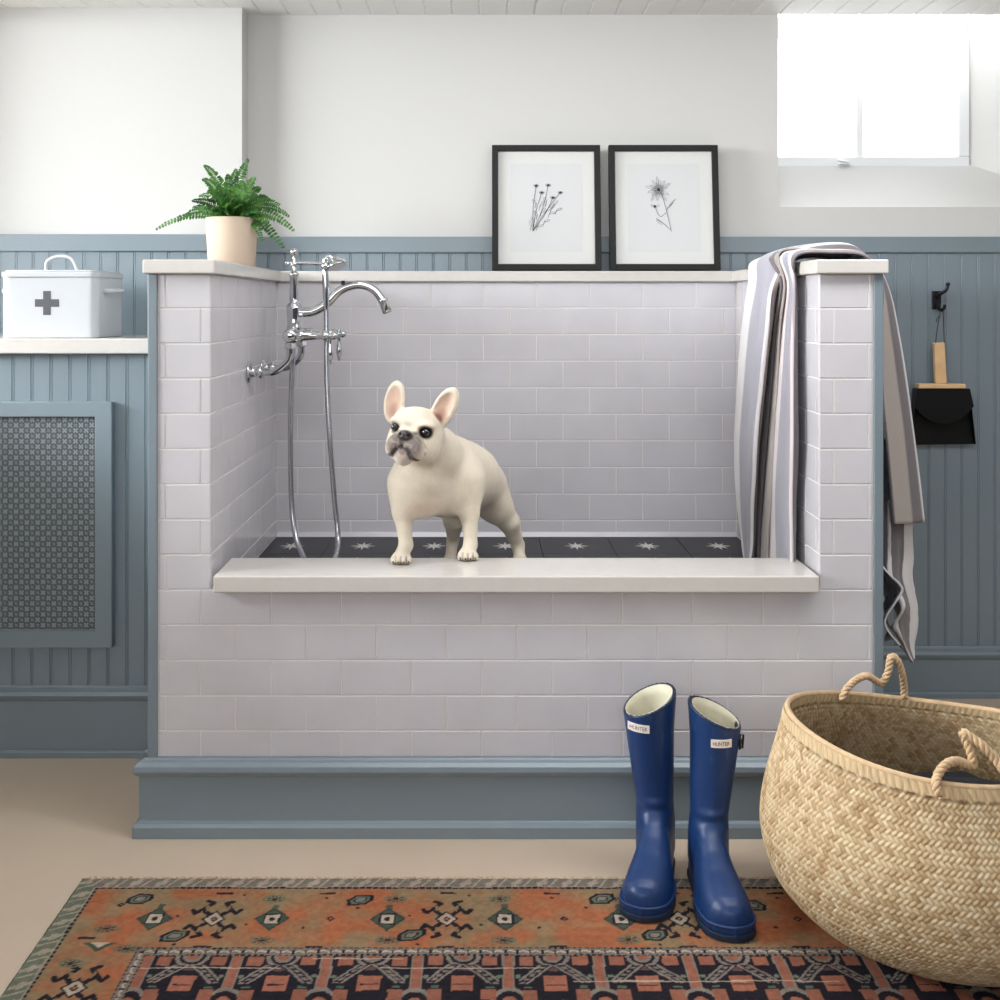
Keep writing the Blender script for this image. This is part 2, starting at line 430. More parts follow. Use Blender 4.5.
# ================================================================== DOG WASH STATION
X0, XI0, XI1, X1 = -.724, -.587, .735, .874
Y0 = 2.5; ZT = 1.217; CAPZ = 1.2475
ZS0, ZS1 = .531, .567; ZF = .485; ZP = H-(757-VY)/460.
st = thing('dog_wash_tub', 'raised dog washing tub clad in white subway tiles with blue grey base', 'dog wash', (0.07, 2.9, 0))
bm = BM()   # core walls under the tile
e = .002
box(bm, X0+.004, X1-.004, Y0+e, Y0+.145, .02, ZS0)
for xa, xb in ((X0+.004, XI0-e), (XI1+e, X1-.004)):
    box(bm, xa, xb, Y0+.145, YB-.013, .02, ZS0); box(bm, xa, xb, Y0+e, YB-.013, ZS0, ZT)
box(bm, XI0-e, XI1+e, YT+e, YB-.013, .02, ZT)
box(bm, XI0-e, XI1+e, Y0+.145, YT+e, .35, ZF-.009)
obj('tub_wall', bm, 'grout', st)
PX, PZ = .1528, .0765; G = .0017
Z0 = .4535; XJ = (271-VX)/460.
def tile_rects(u0, u1, z0, z1, uj, row0=0):
    """running bond; uj = a joint position for even rows (row counted from Z0)"""
    out = []
    r = math.floor((z0-Z0)/PZ+1e-6)
    while Z0+r*PZ < z1-1e-6:
        a, b = max(z0, Z0+r*PZ), min(z1, Z0+(r+1)*PZ)
        off = uj+(PX/2 if r % 2 else 0)
        k = math.floor((u0-off)/PX+1e-6)
        while off+k*PX < u1-1e-6:
            c, d = max(u0, off+k*PX), min(u1, off+(k+1)*PX)
            if d-c > .006 and b-a > .006: out.append((c+G, d-G, a+G, b-G))
            k += 1
        r += 1
    return out
def tiles(bm, rects, fr, th=.0015, ch=.0008):
    """fr(u, z, d): world point, d = height above the grout face"""
    for (a, b, c, d) in rects:
        jit = random.uniform(-.0001, .0001)
        B = [bm.verts.new(fr(u, z, -.001)) for u, z in ((a, c), (b, c), (b, d), (a, d))]
        M_ = [bm.verts.new(fr(u, z, th-ch)) for u, z in ((a, c), (b, c), (b, d), (a, d))]
        T = [bm.verts.new(fr(u, z, th+jit)) for u, z in ((a+ch, c+ch), (b-ch, c+ch), (b-ch, d-ch), (a+ch, d-ch))]
        bm.faces.new(T)
        for L, K in ((B, M_), (M_, T)):
            for k in range(4): bm.faces.new((L[k], L[(k+1) % 4], K[(k+1) % 4], K[k]))
bm = BM()
xa, xb = X0+.022, X1-.022
ffr = lambda u, z, d: (u, Y0+e-d, z)
tiles(bm, tile_rects(xa, xb, ZP, ZS0-.001, XJ), ffr)
tiles(bm, tile_rects(xa, XI0, ZS0-.001, ZT, XJ), ffr)
tiles(bm, tile_rects(XI1, xb, ZS0-.001, ZT, XJ), ffr)
obj('front_tile', bm, 'tile', st)
bm = BM(); tiles(bm, tile_rects(XI0, XI1, ZF, ZT, XI0+.06), lambda u, z, d: (u, YT+e-d, z)); obj('back_tile', bm, 'tile', st)
bm = BM(); tiles(bm, tile_rects(Y0+.003, YT, ZF, ZT, Y0+.03), lambda u, z, d: (XI0-e+d, u, z)); obj('side_tile', bm, 'tile', st)
bm = BM(); tiles(bm, tile_rects(Y0+.003, YT, ZF, ZT, Y0+.03), lambda u, z, d: (XI1+e-d, u, z)); obj('side_tile', bm, 'tile', st)
# painted corner posts and outer side cladding
for s, a, b in ((-1, X0, X0+.021), (1, X1-.021, X1)):
    bm = BM(); box(bm, a, b, Y0-.004, Y0+.03, ZP-.01, ZT)
    if s < 0: box(bm, a-.001, a+.003, Y0+.03, YW-.002, ZP-.01, ZT); box(bm, a-.001, a+.003, YW-.002, YL-.03, 1.066, ZT)
    else: box(bm, b-.003, b+.001, Y0+.03, YB-.03, ZP-.01, ZT)
    p = obj('corner_post', bm, 'blue_paint', st, bevel=.002); p['label'] = 'blue grey painted corner strip'
# base plinth
bm = BM()
zc = ZP
def ring_profile(prof):
    """prof (outward offset, z) swept round the front and both sides"""
    rows = []
    for off, z in prof:
        rows.append([bm.verts.new(p) for p in ((X0-off, YW-.004, z), (X0-off, Y0-off, z), (X1+off, Y0-off, z), (X1+off, YB-.04, z))])
    for A, B in zip(rows, rows[1:]):
        for k in range(3): bm.faces.new((A[k], A[k+1], B[k+1], B[k]))
ring_profile([(-.02, 0), (.027, 0), (.027, .024), (.023, .031), (.015, .034), (.015, .130), (.021, .134), (.027, .143), (.025, .154), (.017, .161), (.008, .1635), (.006, ZP), (-.01, ZP+.001)])
obj('plinth', bm, 'blue_paint', st, bevel=.0015)
# cap stones
bm = BM()
ov = .013
pl = [(X0-.007, Y0-.02), (XI0+ov, Y0-.02), (XI0+ov, YT-.014), (XI1-ov, YT-.014), (XI1-ov, Y0-.02), (X1+.006, Y0-.02), (X1+.006, YB-.0226), (X0-.007, YB-.0226)]
pl[-1] = (X0-.007, YL-.024); pl.append((-.676, YL-.024)); pl.append((-.676, YB-.0226)); pl = pl[:7]+[(-.676, YB-.0226), (-.676, YL-.024), (X0-.007, YL-.024)]
prism(bm, pl, 'z', ZT, CAPZ); obj('cap_stone', bm, 'quartz', st, bevel=.003)
bm = BM(); box(bm, (213-VX)/466., (819.5-VX)/466., Y0-.032, Y0+.15, ZS0, ZS1); obj('front_sill', bm, 'quartz', st, bevel=.003)
# tub floor: dark tiles with white stars
bm = BM(); tw = .196; xs = (292-VX)/362.6; ys = F/362.6
for i in range(-1, 8):
    for j in range(-4, 2):
        cx, cy = xs+i*tw, ys+j*tw
        a, b = max(cx-tw/2+.001, XI0), min(cx+tw/2-.001, XI1); c, d = max(cy-tw/2+.001, Y0+.146), min(cy+tw/2-.001, YT)
        if b-a < .01 or d-c < .01: continue
        box(bm, a, b, c, d, ZF-.009, ZF)
        if a < cx-.03 and b > cx+.03 and c < cy-.03 and d > cy+.03:
            pts = []
            for k in range(16):
                r = (.033 if k % 4 == 0 else .029) if k % 2 == 0 else .0105
                pts.append((cx+r*math.sin(k*PI/8), cy+r*1.6*math.cos(k*PI/8)))
            bms = BM(); prism(bms, pts, 'z', ZF-.0005, ZF+.0006); p = obj('star_inlay', bms, 'star_white', st); p['label'] = 'white eight pointed star on dark floor tile'
obj('tub_floor_tile', bm, 'dark_tile', st)
bm = BM(); zz = ZF
prism(bm, [(YT-.012, zz), (YT-.0005, zz), (YT-.0005, zz+.012), (YT-.004, zz+.012)], 'x', XI0, XI1); obj('floor_trim', bm, 'tile', st)

# ================================================================== PICTURES
def picture(x0, x1, top_shift, label, draw):
    S = F/3.345
    a, b = (x0-VX)/S, (x1-VX)/S; Hh = .367; W = b-a
    lean = .042
    t = thing('picture_frame', label, 'picture', ((a+b)/2, 3.345, CAPZ), 'framed flower drawings on the tub ledge')
    # local frame of the leaning picture
    yb = 3.318; base = np.array([a+W/2, yb, CAPZ+.0008]); up = np.array([top_shift, lean, math.sqrt(Hh**2-lean**2)])/Hh
    n = np.cross(np.array([1., 0, 0]), up); n /= np.linalg.norm(n)   # towards the camera (negative y)
    if n[1] > 0: n = -n
    def L(u, v, d): return base+np.array([1., 0, 0])*u+up*v+n*d
    fw = .0175
    bm = BM()
    def bar(u0, u1, v0, v1, d0, d1, bm=bm):
        vs = [bm.verts.new(L(*p)) for p in ((u0,v0,d0),(u1,v0,d0),(u1,v1,d0),(u0,v1,d0),(u0,v0,d1),(u1,v0,d1),(u1,v1,d1),(u0,v1,d1))]
        for f in ((0,3,2,1),(4,5,6,7),(0,1,5,4),(1,2,6,5),(2,3,7,6),(3,0,4,7)): bm.faces.new([vs[i] for i in f])
    h = W/2
    bar(-h, -h+fw, 0, Hh, 0, .02); bar(h-fw, h, 0, Hh, 0, .02); bar(-h+fw, h-fw, 0, fw, 0, .02); bar(-h+fw, h-fw, Hh-fw, Hh, 0, .02)
    obj('frame', bm, 'black_frame', t, bevel=.001)
    bm = BM(); bar(-h+fw-.002, h-fw+.002, fw-.002, Hh-fw+.002, .002, .010, bm); obj('mat_board', bm, 'mat_board', t)
    m = .036
    bm = BM(); bar(-h+fw+m, h-fw-m, fw+m, Hh-fw-m, .010, .0106, bm); obj('paper', bm, 'paper', t)
    bm = BM(); bmp = BM()
    draw(bm, bmp, lambda u, v: L(u, v, .0112), up, n)
    obj('flower_drawing', bm, 'ink', t); obj('drawing_shading', bmp, 'ink_pale', t)
    return t
def strokes(bm, L, pts, r=.0006):
    tube(bm, [L(*p) for p in cat_rom(pts, 5)], r, 5)
def leaf(bm, L, u, v, ang, ln, wd):
    pts = []
    for k in range(9):
        a = 2*PI*k/8; q = (ln/2*(1-math.cos(a)), wd/2*math.sin(a))
        pts.append((u+q[0]*math.cos(ang)-q[1]*math.sin(ang), v+q[0]*math.sin(ang)+q[1]*math.cos(ang)))
    tube(bm, [L(*p) for p in pts], .00045, 4)
def draw1(bm, bp, L, up, n):
    # px relative to the frame centre (545,207)
    def q(px, py): return ((px-545)/343., (270-py)/343.)
    root = q(531.5, 231)
    heads = [(535, 185), (547, 184.5), (540.5, 192), (551.5, 197), (559, 192)]
    for i, hd in enumerate(heads):
        e = q(*hd); mid = ((root[0]*.5+e[0]*.5)+(.006 if i % 2 else -.004), root[1]*.5+e[1]*.5)
        strokes(bm, L, [root, mid, e])
        for k in range(9):
            a = 2*PI*k/9; strokes(bp if k % 2 else bm, L, [e, (e[0]+.008*math.cos(a), e[1]+.005*math.sin(a))], .0007)
        c = L(*e); lathe(bm, c, n, [(0, .0035), (.0006, .0035)], 8)
    for px, py, a in ((536, 215, 2.2), (540, 212, .8), (545, 210, .5), (550, 208, .9), (535, 203, 2.4), (545, 202, 2.0), (533, 222, 2.2), (543, 221, .3), (548, 213, .2), (539, 205, .9), (552, 204, .7), (536, 226, .2), (555, 210, .4), (530, 226, 1.9)):
        u, v = q(px, py); leaf(bm, L, u, v, a, .017, .006); strokes(bm, L, [(u, v), (u-.004, v-.012)])
def draw2(bm, bp, L, up, n):
    def q(px, py): return ((px-662)/343., (270-py)/343.)
    strokes(bm, L, [q(669, 231), q(664, 208), q(660, 193)]); c = q(657, 189)
    for k in range(26):
        a = 2*PI*k/26; r = .010+.018*((k*7) % 5)/4
        leaf(bm if k % 3 else bp, L, c[0]+r*.3*math.cos(a), c[1]+r*.3*math.sin(a), a, r*1.1, .006)
    lathe(bm, L(*c), n, [(0, .005), (.0006, .005)], 8)
    strokes(bm, L, [q(664, 210), q(670, 203), q(674, 198)]); leaf(bm, L, *q(667, 206), .9, .024, .005)
    strokes(bm, L, [q(669, 230), q(660, 222), q(654, 218)]); leaf(bm, L, *q(660, 224), 2.5, .02, .006)
    strokes(bm, L, [q(664, 212), q(658, 216), q(653, 206)])
    e = q(653, 206); lathe(bm, L(*e), n, [(0, .0045), (.0006, .004)], 6); leaf(bm, L, e[0], e[1], .3, .014, .006); leaf(bm, L, e[0], e[1], 2.8, .012, .006)
picture(492, 600, 0, 'black framed drawing of a sprig with five small flower heads', draw1)
picture(608.5, 717.5, 0, 'black framed drawing of a single large bloom on a stem', draw2)

# ================================================================== FIRST AID TIN
S = F/2.97
bx0, bx1, by0, by1, bz0, bz1 = (3-VX)/S, (99-VX)/S, 2.955, 3.175, 1.0651, H+(VY-277)/S
bx1s = -.985
def rrect(x0, x1, y0, y1, r, n=6):
    pts = []
    for cx, cy, a0 in ((x1-r, y0+r, -PI/2), (x1-r, y1-r, 0), (x0+r, y1-r, PI/2), (x0+r, y0+r, PI)):
        for k in range(n+1):
            a = a0+PI/2*k/n; pts.append((cx+r*math.cos(a), cy+r*math.sin(a)))
    return pts
t = thing('first_aid_tin', 'white lidded metal tin with grey cross standing on the shelf', 'first aid box', ((bx0+bx1)/2, 3.06, bz0))
bm = BM(); prism(bm, rrect(bx0, bx1, by0, by1, .022), 'z', bz0, bz1); obj('tin_body', bm, 'enamel_white', t, smooth=False, bevel=.002)
bm = BM(); prism(bm, rrect(bx0-.004, bx1+.004, by0-.004, by1+.004, .025), 'z', bz1-.001, bz1+.013)
prism(bm, rrect(bx0+.004, bx1-.004, by0+.004, by1-.004, .02), 'z', bz1+.013, bz1+.018); obj('lid', bm, 'enamel_white', t, bevel=.003)
cx = (bx0+bx1)/2+.0; bm = BM()
hp = [P3(46, 270, 3.06), P3(47, 262, 3.06), P3(54, 257.5, 3.06), P3(63, 256.5, 3.06), P3(72, 259, 3.06), P3(78, 270, 3.06)]
hp = [p for p in hp]; hp[0][2] = hp[-1][2] = bz1+.016
tube(bm, cat_rom(hp, 6), .0045, 10); obj('lid_handle', bm, 'enamel_white', t, smooth=True)
for s, xx in ((1, bx1), (-1, bx0)):
    bm = BM(); zc = H+(VY-291)/(F/3.06)
    tube(bm, cat_rom([(xx-s*.001, 3.01, zc), (xx+s*.016, 3.015, zc), (xx+s*.022, 3.065, zc), (xx+s*.016, 3.115, zc), (xx-s*.001, 3.12, zc)], 5), .006, 10)
    obj('side_handle', bm, 'enamel_white', t, smooth=True)
bm = BM(); S = F/by0; cxx, czz, a, b = (47-VX)/S, H+(VY-303)/S, 12/S, 3.8/S
prism(bm, [(cxx-b, czz-a), (cxx+b, czz-a), (cxx+b, czz-b), (cxx+a, czz-b), (cxx+a, czz+b), (cxx+b, czz+b), (cxx+b, czz+a), (cxx-b, czz+a), (cxx-b, czz+b), (cxx-a, czz+b), (cxx-a, czz-b), (cxx-b, czz-b)], 'y', by0-.0008, by0+.001)
p = obj('cross_mark', bm, 'cross_grey', t); p['label'] = 'dark grey cross'

# ================================================================== POTTED FERN
pc = Vector((-.650, 3.0, CAPZ+.0005))
t = thing('potted_fern', 'green fern in a plain beige clay pot on the tub corner', 'plant', pc)
bm = BM(); r0, r1, hh = .0605, .0675, .128
lathe(bm, pc, (0, 0, 1), [(0, r0-.003), (.002, r0), (hh-.001, r1), (hh, r1-.001), (hh, r1-.006), (hh-.02, r1-.007), (hh-.022, .001)], 48); obj('pot', bm, 'pot_clay', t, smooth=False)
for f in bpy.data.objects['pot'].data.polygons: f.use_smooth = abs(f.normal.z) < .5
bm = BM(); lathe(bm, pc+Vector((0, 0, hh-.021)), (0, 0, 1), [(0, .059), (.008, .059), (.014, .03), (.015, .001)], 24); obj('soil', bm, 'soil', t, smooth=True)
def frond(tip, lift, width=.017, n=26, side=0):
    a = np.array([pc.x, pc.y, pc.z+hh-.008])+np.array([random.uniform(-.02, .02), random.uniform(-.02, .02), 0])
    tip = np.array(tip); d = tip-a; m = a+d*.5+np.array([0, 0, lift])
    path = [((1-s)**2)*a+2*s*(1-s)*m+s*s*tip for s in np.linspace(0, 1, n)]
    bm = BM(); tube(bm, path, [.0016*(1-.75*i/n) for i in range(n)], 5)
    # leaflet plane: mixes sideways and view-facing directions
    for i in range(3, n):
        s = i/n; tg = path[i]-path[i-1]; tg /= np.linalg.norm(tg)
        sd = np.cross(tg, np.array([random.uniform(-.3, .3)+side, -1, .5])); sd /= np.linalg.norm(sd)
        up = np.cross(sd, tg)
        L = width*min(1, .45+s*2.2)*(1-s**3)+.003
        for sg in (-1, 1):
            for h_ in (0,):
                ang = random.uniform(.15, .5); q = path[i]+0*tg
                dr = sd*sg*math.cos(ang)+tg*math.sin(ang)+up*random.uniform(-.3, .2); dr /= np.linalg.norm(dr)
                wv = np.cross(dr, up); wv /= np.linalg.norm(wv); wd = .0042
                p = [q, q+dr*L*.35+wv*wd*.9, q+dr*L*.75+wv*wd*.75, q+dr*L, q+dr*L*.75-wv*wd*.6, q+dr*L*.35-wv*wd*.8]
                fold = up*.0016
                p[1] = p[1]+fold; p[5] = p[5]+fold; p[2] = p[2]+fold; p[4] = p[4]+fold
                vs = [bm.verts.new(x) for x in p]
                bm.faces.new((vs[0], vs[1], vs[2], vs[3])); bm.faces.new((vs[0], vs[3], vs[4], vs[5]))
    obj('frond', bm, 'fern_leaf', t, smooth=True)
tips = [((157, 229), .05, -.04, .011), ((180, 219), .05, .05, .013), ((193, 201), .03, -.05, .016), ((194, 207), .02, .06, .014),
        ((205, 166), .04, .02, .016), ((203, 180), .05, -.04, .017), ((208, 192), .04, -.08, .018), ((248, 160), .02, 0, .017), ((236, 170), .02, .05, .018), ((228, 175), .02, -.05, .018),
        ((255, 178), .03, -.03, .019), ((260, 188), .04, .04, .02), ((217, 182), .03, .09, .017), ((242, 182), .02, -.08, .02), ((279, 205), .05, -.05, .017), ((270, 200), .05, .06, .018),
        ((293, 230), .07, .02, .017), ((283, 247), .08, -.03, .018), ((271, 236), .08, .05, .014), ((262, 240), .06, -.06, .013), ((288, 216), .06, .08, .014),
        ((222, 200), .03, -.09, .019), ((248, 200), .04, -.09, .019), ((236, 190), .03, .07, .02), ((214, 208), .02, -.085, .016), ((258, 212), .03, -.08, .016), ((230, 204), .03, -.10, .019), ((240, 206), .03, -.10, .018), ((268, 222), .04, -.06, .015), ((200, 196), .05, .1, .016)]
for (px, py), lift, dy, wd in tips:
    frond(P3(px, py, 3.0+dy), lift, wd)

# ================================================================== FAUCET
t = thing('wall_mounted_faucet', 'polished chrome faucet with hand shower and hose on tiled side wall', 'faucet', (XI0, 2.99, .98))
Ya, Yb, Yc = 2.90, 3.08, 2.99
zf = .980; xe = -.487
def P(x, y, z): return Vector((x, y, z))
for Y in (Ya, Yb):
    bm = BM(); lathe(bm, (XI0+.0005, Y, zf), (1, 0, 0), [(0, .027), (.004, .027), (.007, .023), (.010, .013), (.022, .012), (.024, .016), (.034, .016), (.036, .010)], 24); obj('flange', bm, 'chrome', t, smooth=True)
    bm = BM(); tube(bm, cat_rom([(XI0+.03, Y, zf), (XI0+.062, Y, zf+.001), (XI0+.083, Y, zf+.012), (xe+.004, Y, zf+.035), (xe+.006, Y, zf+.072)], 6), .0095, 14)
    lathe(bm, (xe+.006, Y, zf+.058), (0, 0, 1), [(0, .011), (.002, .0165), (.016, .0165), (.018, .012)], 6)
    obj('supply_elbow', bm, 'chrome', t, smooth=False, bevel=.001)
zb = zf+.092
bm = BM(); lathe(bm, (xe+.006, Ya-.022, zb), (0, 1, 0), [(0, .006), (.002, .013), (.006, .017), (.035, .018), (.05, .0155), (.075, .017), (.095, .017), (.149, .0155), (.165, .018), (.218, .017), (.222, .012), (.224, .004)], 24)
obj('mixer_body', bm, 'chrome', t, smooth=True)
for Y in (Ya, Yb):
    bm = BM(); lathe(bm, (xe, Y, zb), (1, 0, 0), [(0, .017), (.03, .0155), (.034, .018), (.04, .013), (.085, .0085), (.09, .013), (.098, .013), (.101, .009), (.112, .008), (.116, .0115), (.124, .007), (.127, .002)], 20)
    obj('valve', bm, 'chrome', t, smooth=True)
    bm = BM(); hx = xe+.107
    lathe(bm, (hx, Y, zb+.014), (0, 0, -1), [(0, .003), (.004, .006), (.010, .004), (.02, .006), (.032, .0045), (.04, .0055), (.058, .0085), (.068, .0075), (.078, .0035), (.082, .0045), (.086, .001)], 16)
    lathe(bm, (hx, Y-.02, zb), (0, 1, 0), [(0, .0025), (.003, .005), (.012, .004), (.028, .004), (.037, .005), (.04, .0025)], 12)
    obj('lever_handle', bm, 'chrome', t, smooth=True)
xr = -.486
bm = BM(); zr = zb
lathe(bm, (xr, Yc, zr-.005), (0, 0, 1), [(0, .013), (.018, .014), (.020, .019), (.026, .019), (.030, .017), (.055, .0185), (.074, .0205), (.080, .020), (.082, .017), (.085, .0175), (.088, .011), (.10, .0125), (.155, .0105), (.160, .0125), (.163, .014), (.166, .011), (.170, .008), (.177, .005), (.182, .0045), (.188, .0045)], 24)
obj('riser', bm, 'chrome', t, smooth=True)
bm = BM(); ztop = zr+.180; lathe(bm, (xr, Yc, ztop), (0, 0, 1), [(0, .011), (.006, .009), (.012, .0055), (.022, .0042), (.027, .0045), (.030, .0095), (.036, .0115), (.042, .0095), (.046, .002)], 16); obj('finial', bm, 'chrome', t, smooth=True)
bm = BM(); k = F/Yc
sp = [(297, 312), (312, 311.5), (326, 304), (338, 292), (350, 286), (362, 285), (374, 290), (382, 300), (384.5, 304)]
path = cat_rom([P3(a, b, Yc) for a, b in sp], 6); nn = len(path)
tube(bm, path, [.0135-.0035*i/nn for i in range(nn)], 16)
obj('spout', bm, 'chrome', t, smooth=True)
bm = BM(); a = P3(382.5, 299, Yc); b = P3(387.5, 313, Yc)
ax = Vector(b-a); L = ax.length
lathe(bm, a, ax, [(0, .010), (.001, .0135), (.006, .0135), (.008, .0115), (L-.004, .0125), (L, .0125), (L, .009), (L-.004, .008)], 18); obj('spout_nozzle', bm, 'chrome', t, smooth=True)
bm = BM(); a = P3(343, 283, Yc); tube(bm, [a+[0, 0, -.006], a+[0, 0, .006]], .005, 8); obj('aerator_stop', bm, 'iron', t)
zc = H+(VY-263)/k
bm = BM(); tube(bm, cat_rom([(xr, Yc, zc), (xr+.03, Yc, zc), (xr+.075, Yc, zc-.001), (xr+.088, Yc-.002, zc+.003)], 5), .0055, 12)
tube(bm, [(xr-.02, Yc, zc), (xr, Yc, zc)], .0045, 10); lathe(bm, (xr-.024, Yc, zc), (1, 0, 0), [(0, .002), (.003, .006), (.007, .002)], 10)
obj('cradle_arm', bm, 'chrome', t, smooth=True)
hx = xr+.086
bm = BM(); hp = [P3(326.5, 312, Yc-.012), P3(326, 290, Yc-.012), P3(325, 270, Yc-.012), P3(325, 260, Yc-.012), P3(329, 256.5, Yc-.012), P3(335, 261, Yc-.012)]
path = cat_rom(hp, 6); tube(bm, path, [.0062+.003*math.sin(PI*min(1, i/14)) for i in range(len(path))], 14); 
hs = obj('hand_shower', bm, 'chrome', t, smooth=True)
bm = BM(); a = P3(336, 261, Yc-.012); ax = Vector((.32, -.25, -.95))
lathe(bm, Vector(a)-ax.normalized()*.012, ax, [(0, .004), (.004, .011), (.010, .013), (.014, .020), (.022, .026), (.026, .0275), (.028, .0275), (.028, .022), (.027, .001)], 24); obj('shower_rose', bm, 'chrome', hs, smooth=True)
bm = BM(); tube(bm, [P3(325.5, 262, Yc-.014), P3(324.8, 270, Yc-.014)], .0105, 12); obj('hose_nut', bm, 'chrome', t, smooth=True)
# hose hangs from the hand shower, loops on the tub floor and climbs back to the diverter
zz = ZF+.008
hose = [P3(326.3, 308, Yc-.012), P3(326.5, 330, Yc-.014), P3(327, 380, Yc-.02), P3(330, 440, Yc-.03), P3(334.5, 500, Yc-.03), P3(338, 535, Yc-.04),
P3(336.5, 553, 2.91), P3(331, 564, 2.87), P3(319, 568, 2.86), P3(308, 564, 2.87), P3(301.5, 553, 2.91), P3(295, 533, 2.945), P3(291.5, 500, Yc-.03), P3(290.5, 450, Yc-.03), P3(291, 400, Yc-.03), P3(292.5, 365, Yc-.03), P3(293, 346, Yc-.028), P3(293, 339, Yc-.02)]
bm = BM(); path = cat_rom(hose, 14); dens = []
tube(bm, path, .0068, 12)
obj('shower_hose', bm, 'hose_metal', t, smooth=True)

# ================================================================== HOOK, DUSTPAN
yh = YB-.0125; S = F/3.37
def Q(px, py, y=3.37): return P3(px, py, y)
t = thing('coat_hook', 'dark iron double coat hook screwed to the blue panelled wall', 'hook', (Q(936, 297)[0], yh, Q(936, 297)[2]))
bm = BM(); a, b = Q(931.5, 291, yh), Q(940.5, 309, yh); box(bm, a[0], b[0], yh-.006, yh-.0003, b[2], a[2]); obj('back_plate', bm, 'iron', t, bevel=.002)
bm = BM(); path = cat_rom([Q(937, 297, yh-.006), Q(940, 294, yh-.03), Q(946, 290.5, yh-.05), Q(948, 286, yh-.055)], 5); tube(bm, path, [.006-.0025*i/len(path) for i in range(len(path))], 10)
c = Q(948, 284.5, yh-.055); lathe(bm, Vector(c)-Vector((0, 0, .004)), (0, 0, 1), [(0, .003), (.003, .0065), (.008, .006), (.010, .001)], 10); obj('hook_arm', bm, 'iron', t, smooth=True)
bm = BM(); path = cat_rom([Q(937, 303, yh-.006), Q(939, 309, yh-.022), Q(942, 310, yh-.036), Q(944.5, 307.5, yh-.042), Q(944.5, 304.5, yh-.043)], 5); tube(bm, path, [.006-.002*i/len(path) for i in range(len(path))], 10)
obj('hook_arm', bm, 'iron', t, smooth=True)
yd = yh-.030
t = thing('dustpan', 'black dustpan with pale wooden handle hanging from iron hook', 'dustpan', Q(945, 446, yd))
bm = BM(); 
def slab(bm, pts, y0, y1):
    A = [Q(px, py, y0) for px, py in pts]; B = [np.array([p[0], y1, p[2]]) for p in A]
    va = [bm.verts.new(p) for p in A]; vb = [bm.verts.new(p) for p in B]; n = len(pts)
    bm.faces.new(va); bm.faces.new(vb[::-1])
    for i in range(n): bm.faces.new((va[i], va[(i+1) % n], vb[(i+1) % n], vb[i]))
slab(bm, [(934.3, 343), (945, 342.3), (947.2, 383.5), (935.8, 384)], yd-.009, yd+.009); obj('handle', bm, 'wood_pale', t, bevel=.003)
bm = BM(); slab(bm, [(919, 384), (966, 384), (966, 388.5), (918.5, 388.5)], yd-.022, yd+.012); obj('wood_rail', bm, 'wood_pale', t, bevel=.002)
bm = BM()
TL, TR, BR, BL = [Q(*p, yd) for p in ((914.5, 388.5), (967, 388.5), (976, 444.5), (911, 445.5))]
def V(p, y): return bm.verts.new((p[0], y, p[2]))
# tray: back sheet, raised scoop wall at the rail end and both sides, open lip below
bk, fr_ = yd+.014, yd-.020
q0 = [V(TL, bk), V(TR, bk), V(BR, bk), V(BL, bk)]; bm.faces.new(q0)
ins = .010
fT = [V(TL, fr_), V(TR, fr_)]; fB = [V(BR, fr_+.022), V(BL, fr_+.022)]
bm.faces.new((q0[0], q0[1], fT[1], fT[0])); bm.faces.new((q0[1], q0[2], fB[0], fT[1])); bm.faces.new((q0[3], q0[0], fT[0], fB[1]))
# arched front hood
N = 12; top = []; bot = []
for i in range(N+1):
    s = i/N; x = TL[0]+(TR[0]-TL[0])*s; top.append(bm.verts.new((x, fr_, TL[2])))
    arch = .065+(.05)*abs(2*s-1)**2.2
    xx = x+(s-.5)*.02; bot.append(bm.verts.new((xx, fr_-.003, TL[2]-(.165-arch)*1.0)))
for i in range(N): bm.faces.new((top[i], top[i+1], bot[i+1], bot[i]))
o = obj('pan', bm, 'pan_black', t); m = o.modifiers.new('s', 'SOLIDIFY'); m.thickness = .0018; m.offset = 0
bm = BM(); 
tube(bm, cat_rom([Q(935.5, 346, yd), Q(936.5, 335, yd), Q(938.5, 322, yd-.004), Q(940.5, 311, yh-.036), Q(942.2, 308.3, yh-.036), Q(943, 312, yh-.034), Q(943.5, 325, yd-.004), Q(944.5, 346, yd)], 6), .0013, 6)
tube(bm, cat_rom([Q(939.5, 316, yd-.008), Q(937, 319, yd-.01), Q(936.5, 322, yd-.01)], 4), .0015, 6)
obj('hanging_string', bm, 'string', t, smooth=True)

# ================================================================== RUG
RX0, RX1, RY0, RY1 = -.795, 1.62, 1.40, 2.292; RZ = .007
gx = np.arange(RX0, RX1+.0001, .0026); gy = np.concatenate([np.arange(RY0, 1.84, .02), np.arange(1.84, RY1+.0001, .0026)]); gy[-1] = RY1
XX, YY = np.meshgrid(gx, gy, indexing='ij')
U = XX-RX0; Vd = RY1-YY      # distance from left edge, from far edge
def noise2(X, Y, sc, seed=0):
    r = np.random.default_rng(seed); T = r.random((97, 97))
    x = X*sc; y = Y*sc; i = np.floor(x).astype(int); j = np.floor(y).astype(int); fx = x-i; fy = y-j; fx = fx*fx*(3-2*fx); fy = fy*fy*(3-2*fy)
    g = lambda a, b: T[a % 97, b % 97]
    return (g(i, j)*(1-fx)+g(i+1, j)*fx)*(1-fy)+(g(i, j+1)*(1-fx)+g(i+1, j+1)*fx)*fy
wob = (noise2(XX, YY, 30, 1)-.5)*.003; wob2 = (noise2(XX, YY, 28, 2)-.5)*.003
Ux, Vy = U+wob, Vd+wob2
cA = np.array(rgb(156, 96, 66)); cB = np.array(rgb(134, 112, 84)); cN = np.array(rgb(34, 31, 38)); cG = np.array(rgb(78, 92, 78)); cS = np.array(rgb(146, 94, 76)); cI = np.array(rgb(176, 160, 144)); cGy = np.array(rgb(122, 112, 104)); cGr = np.array(rgb(102, 112, 94))
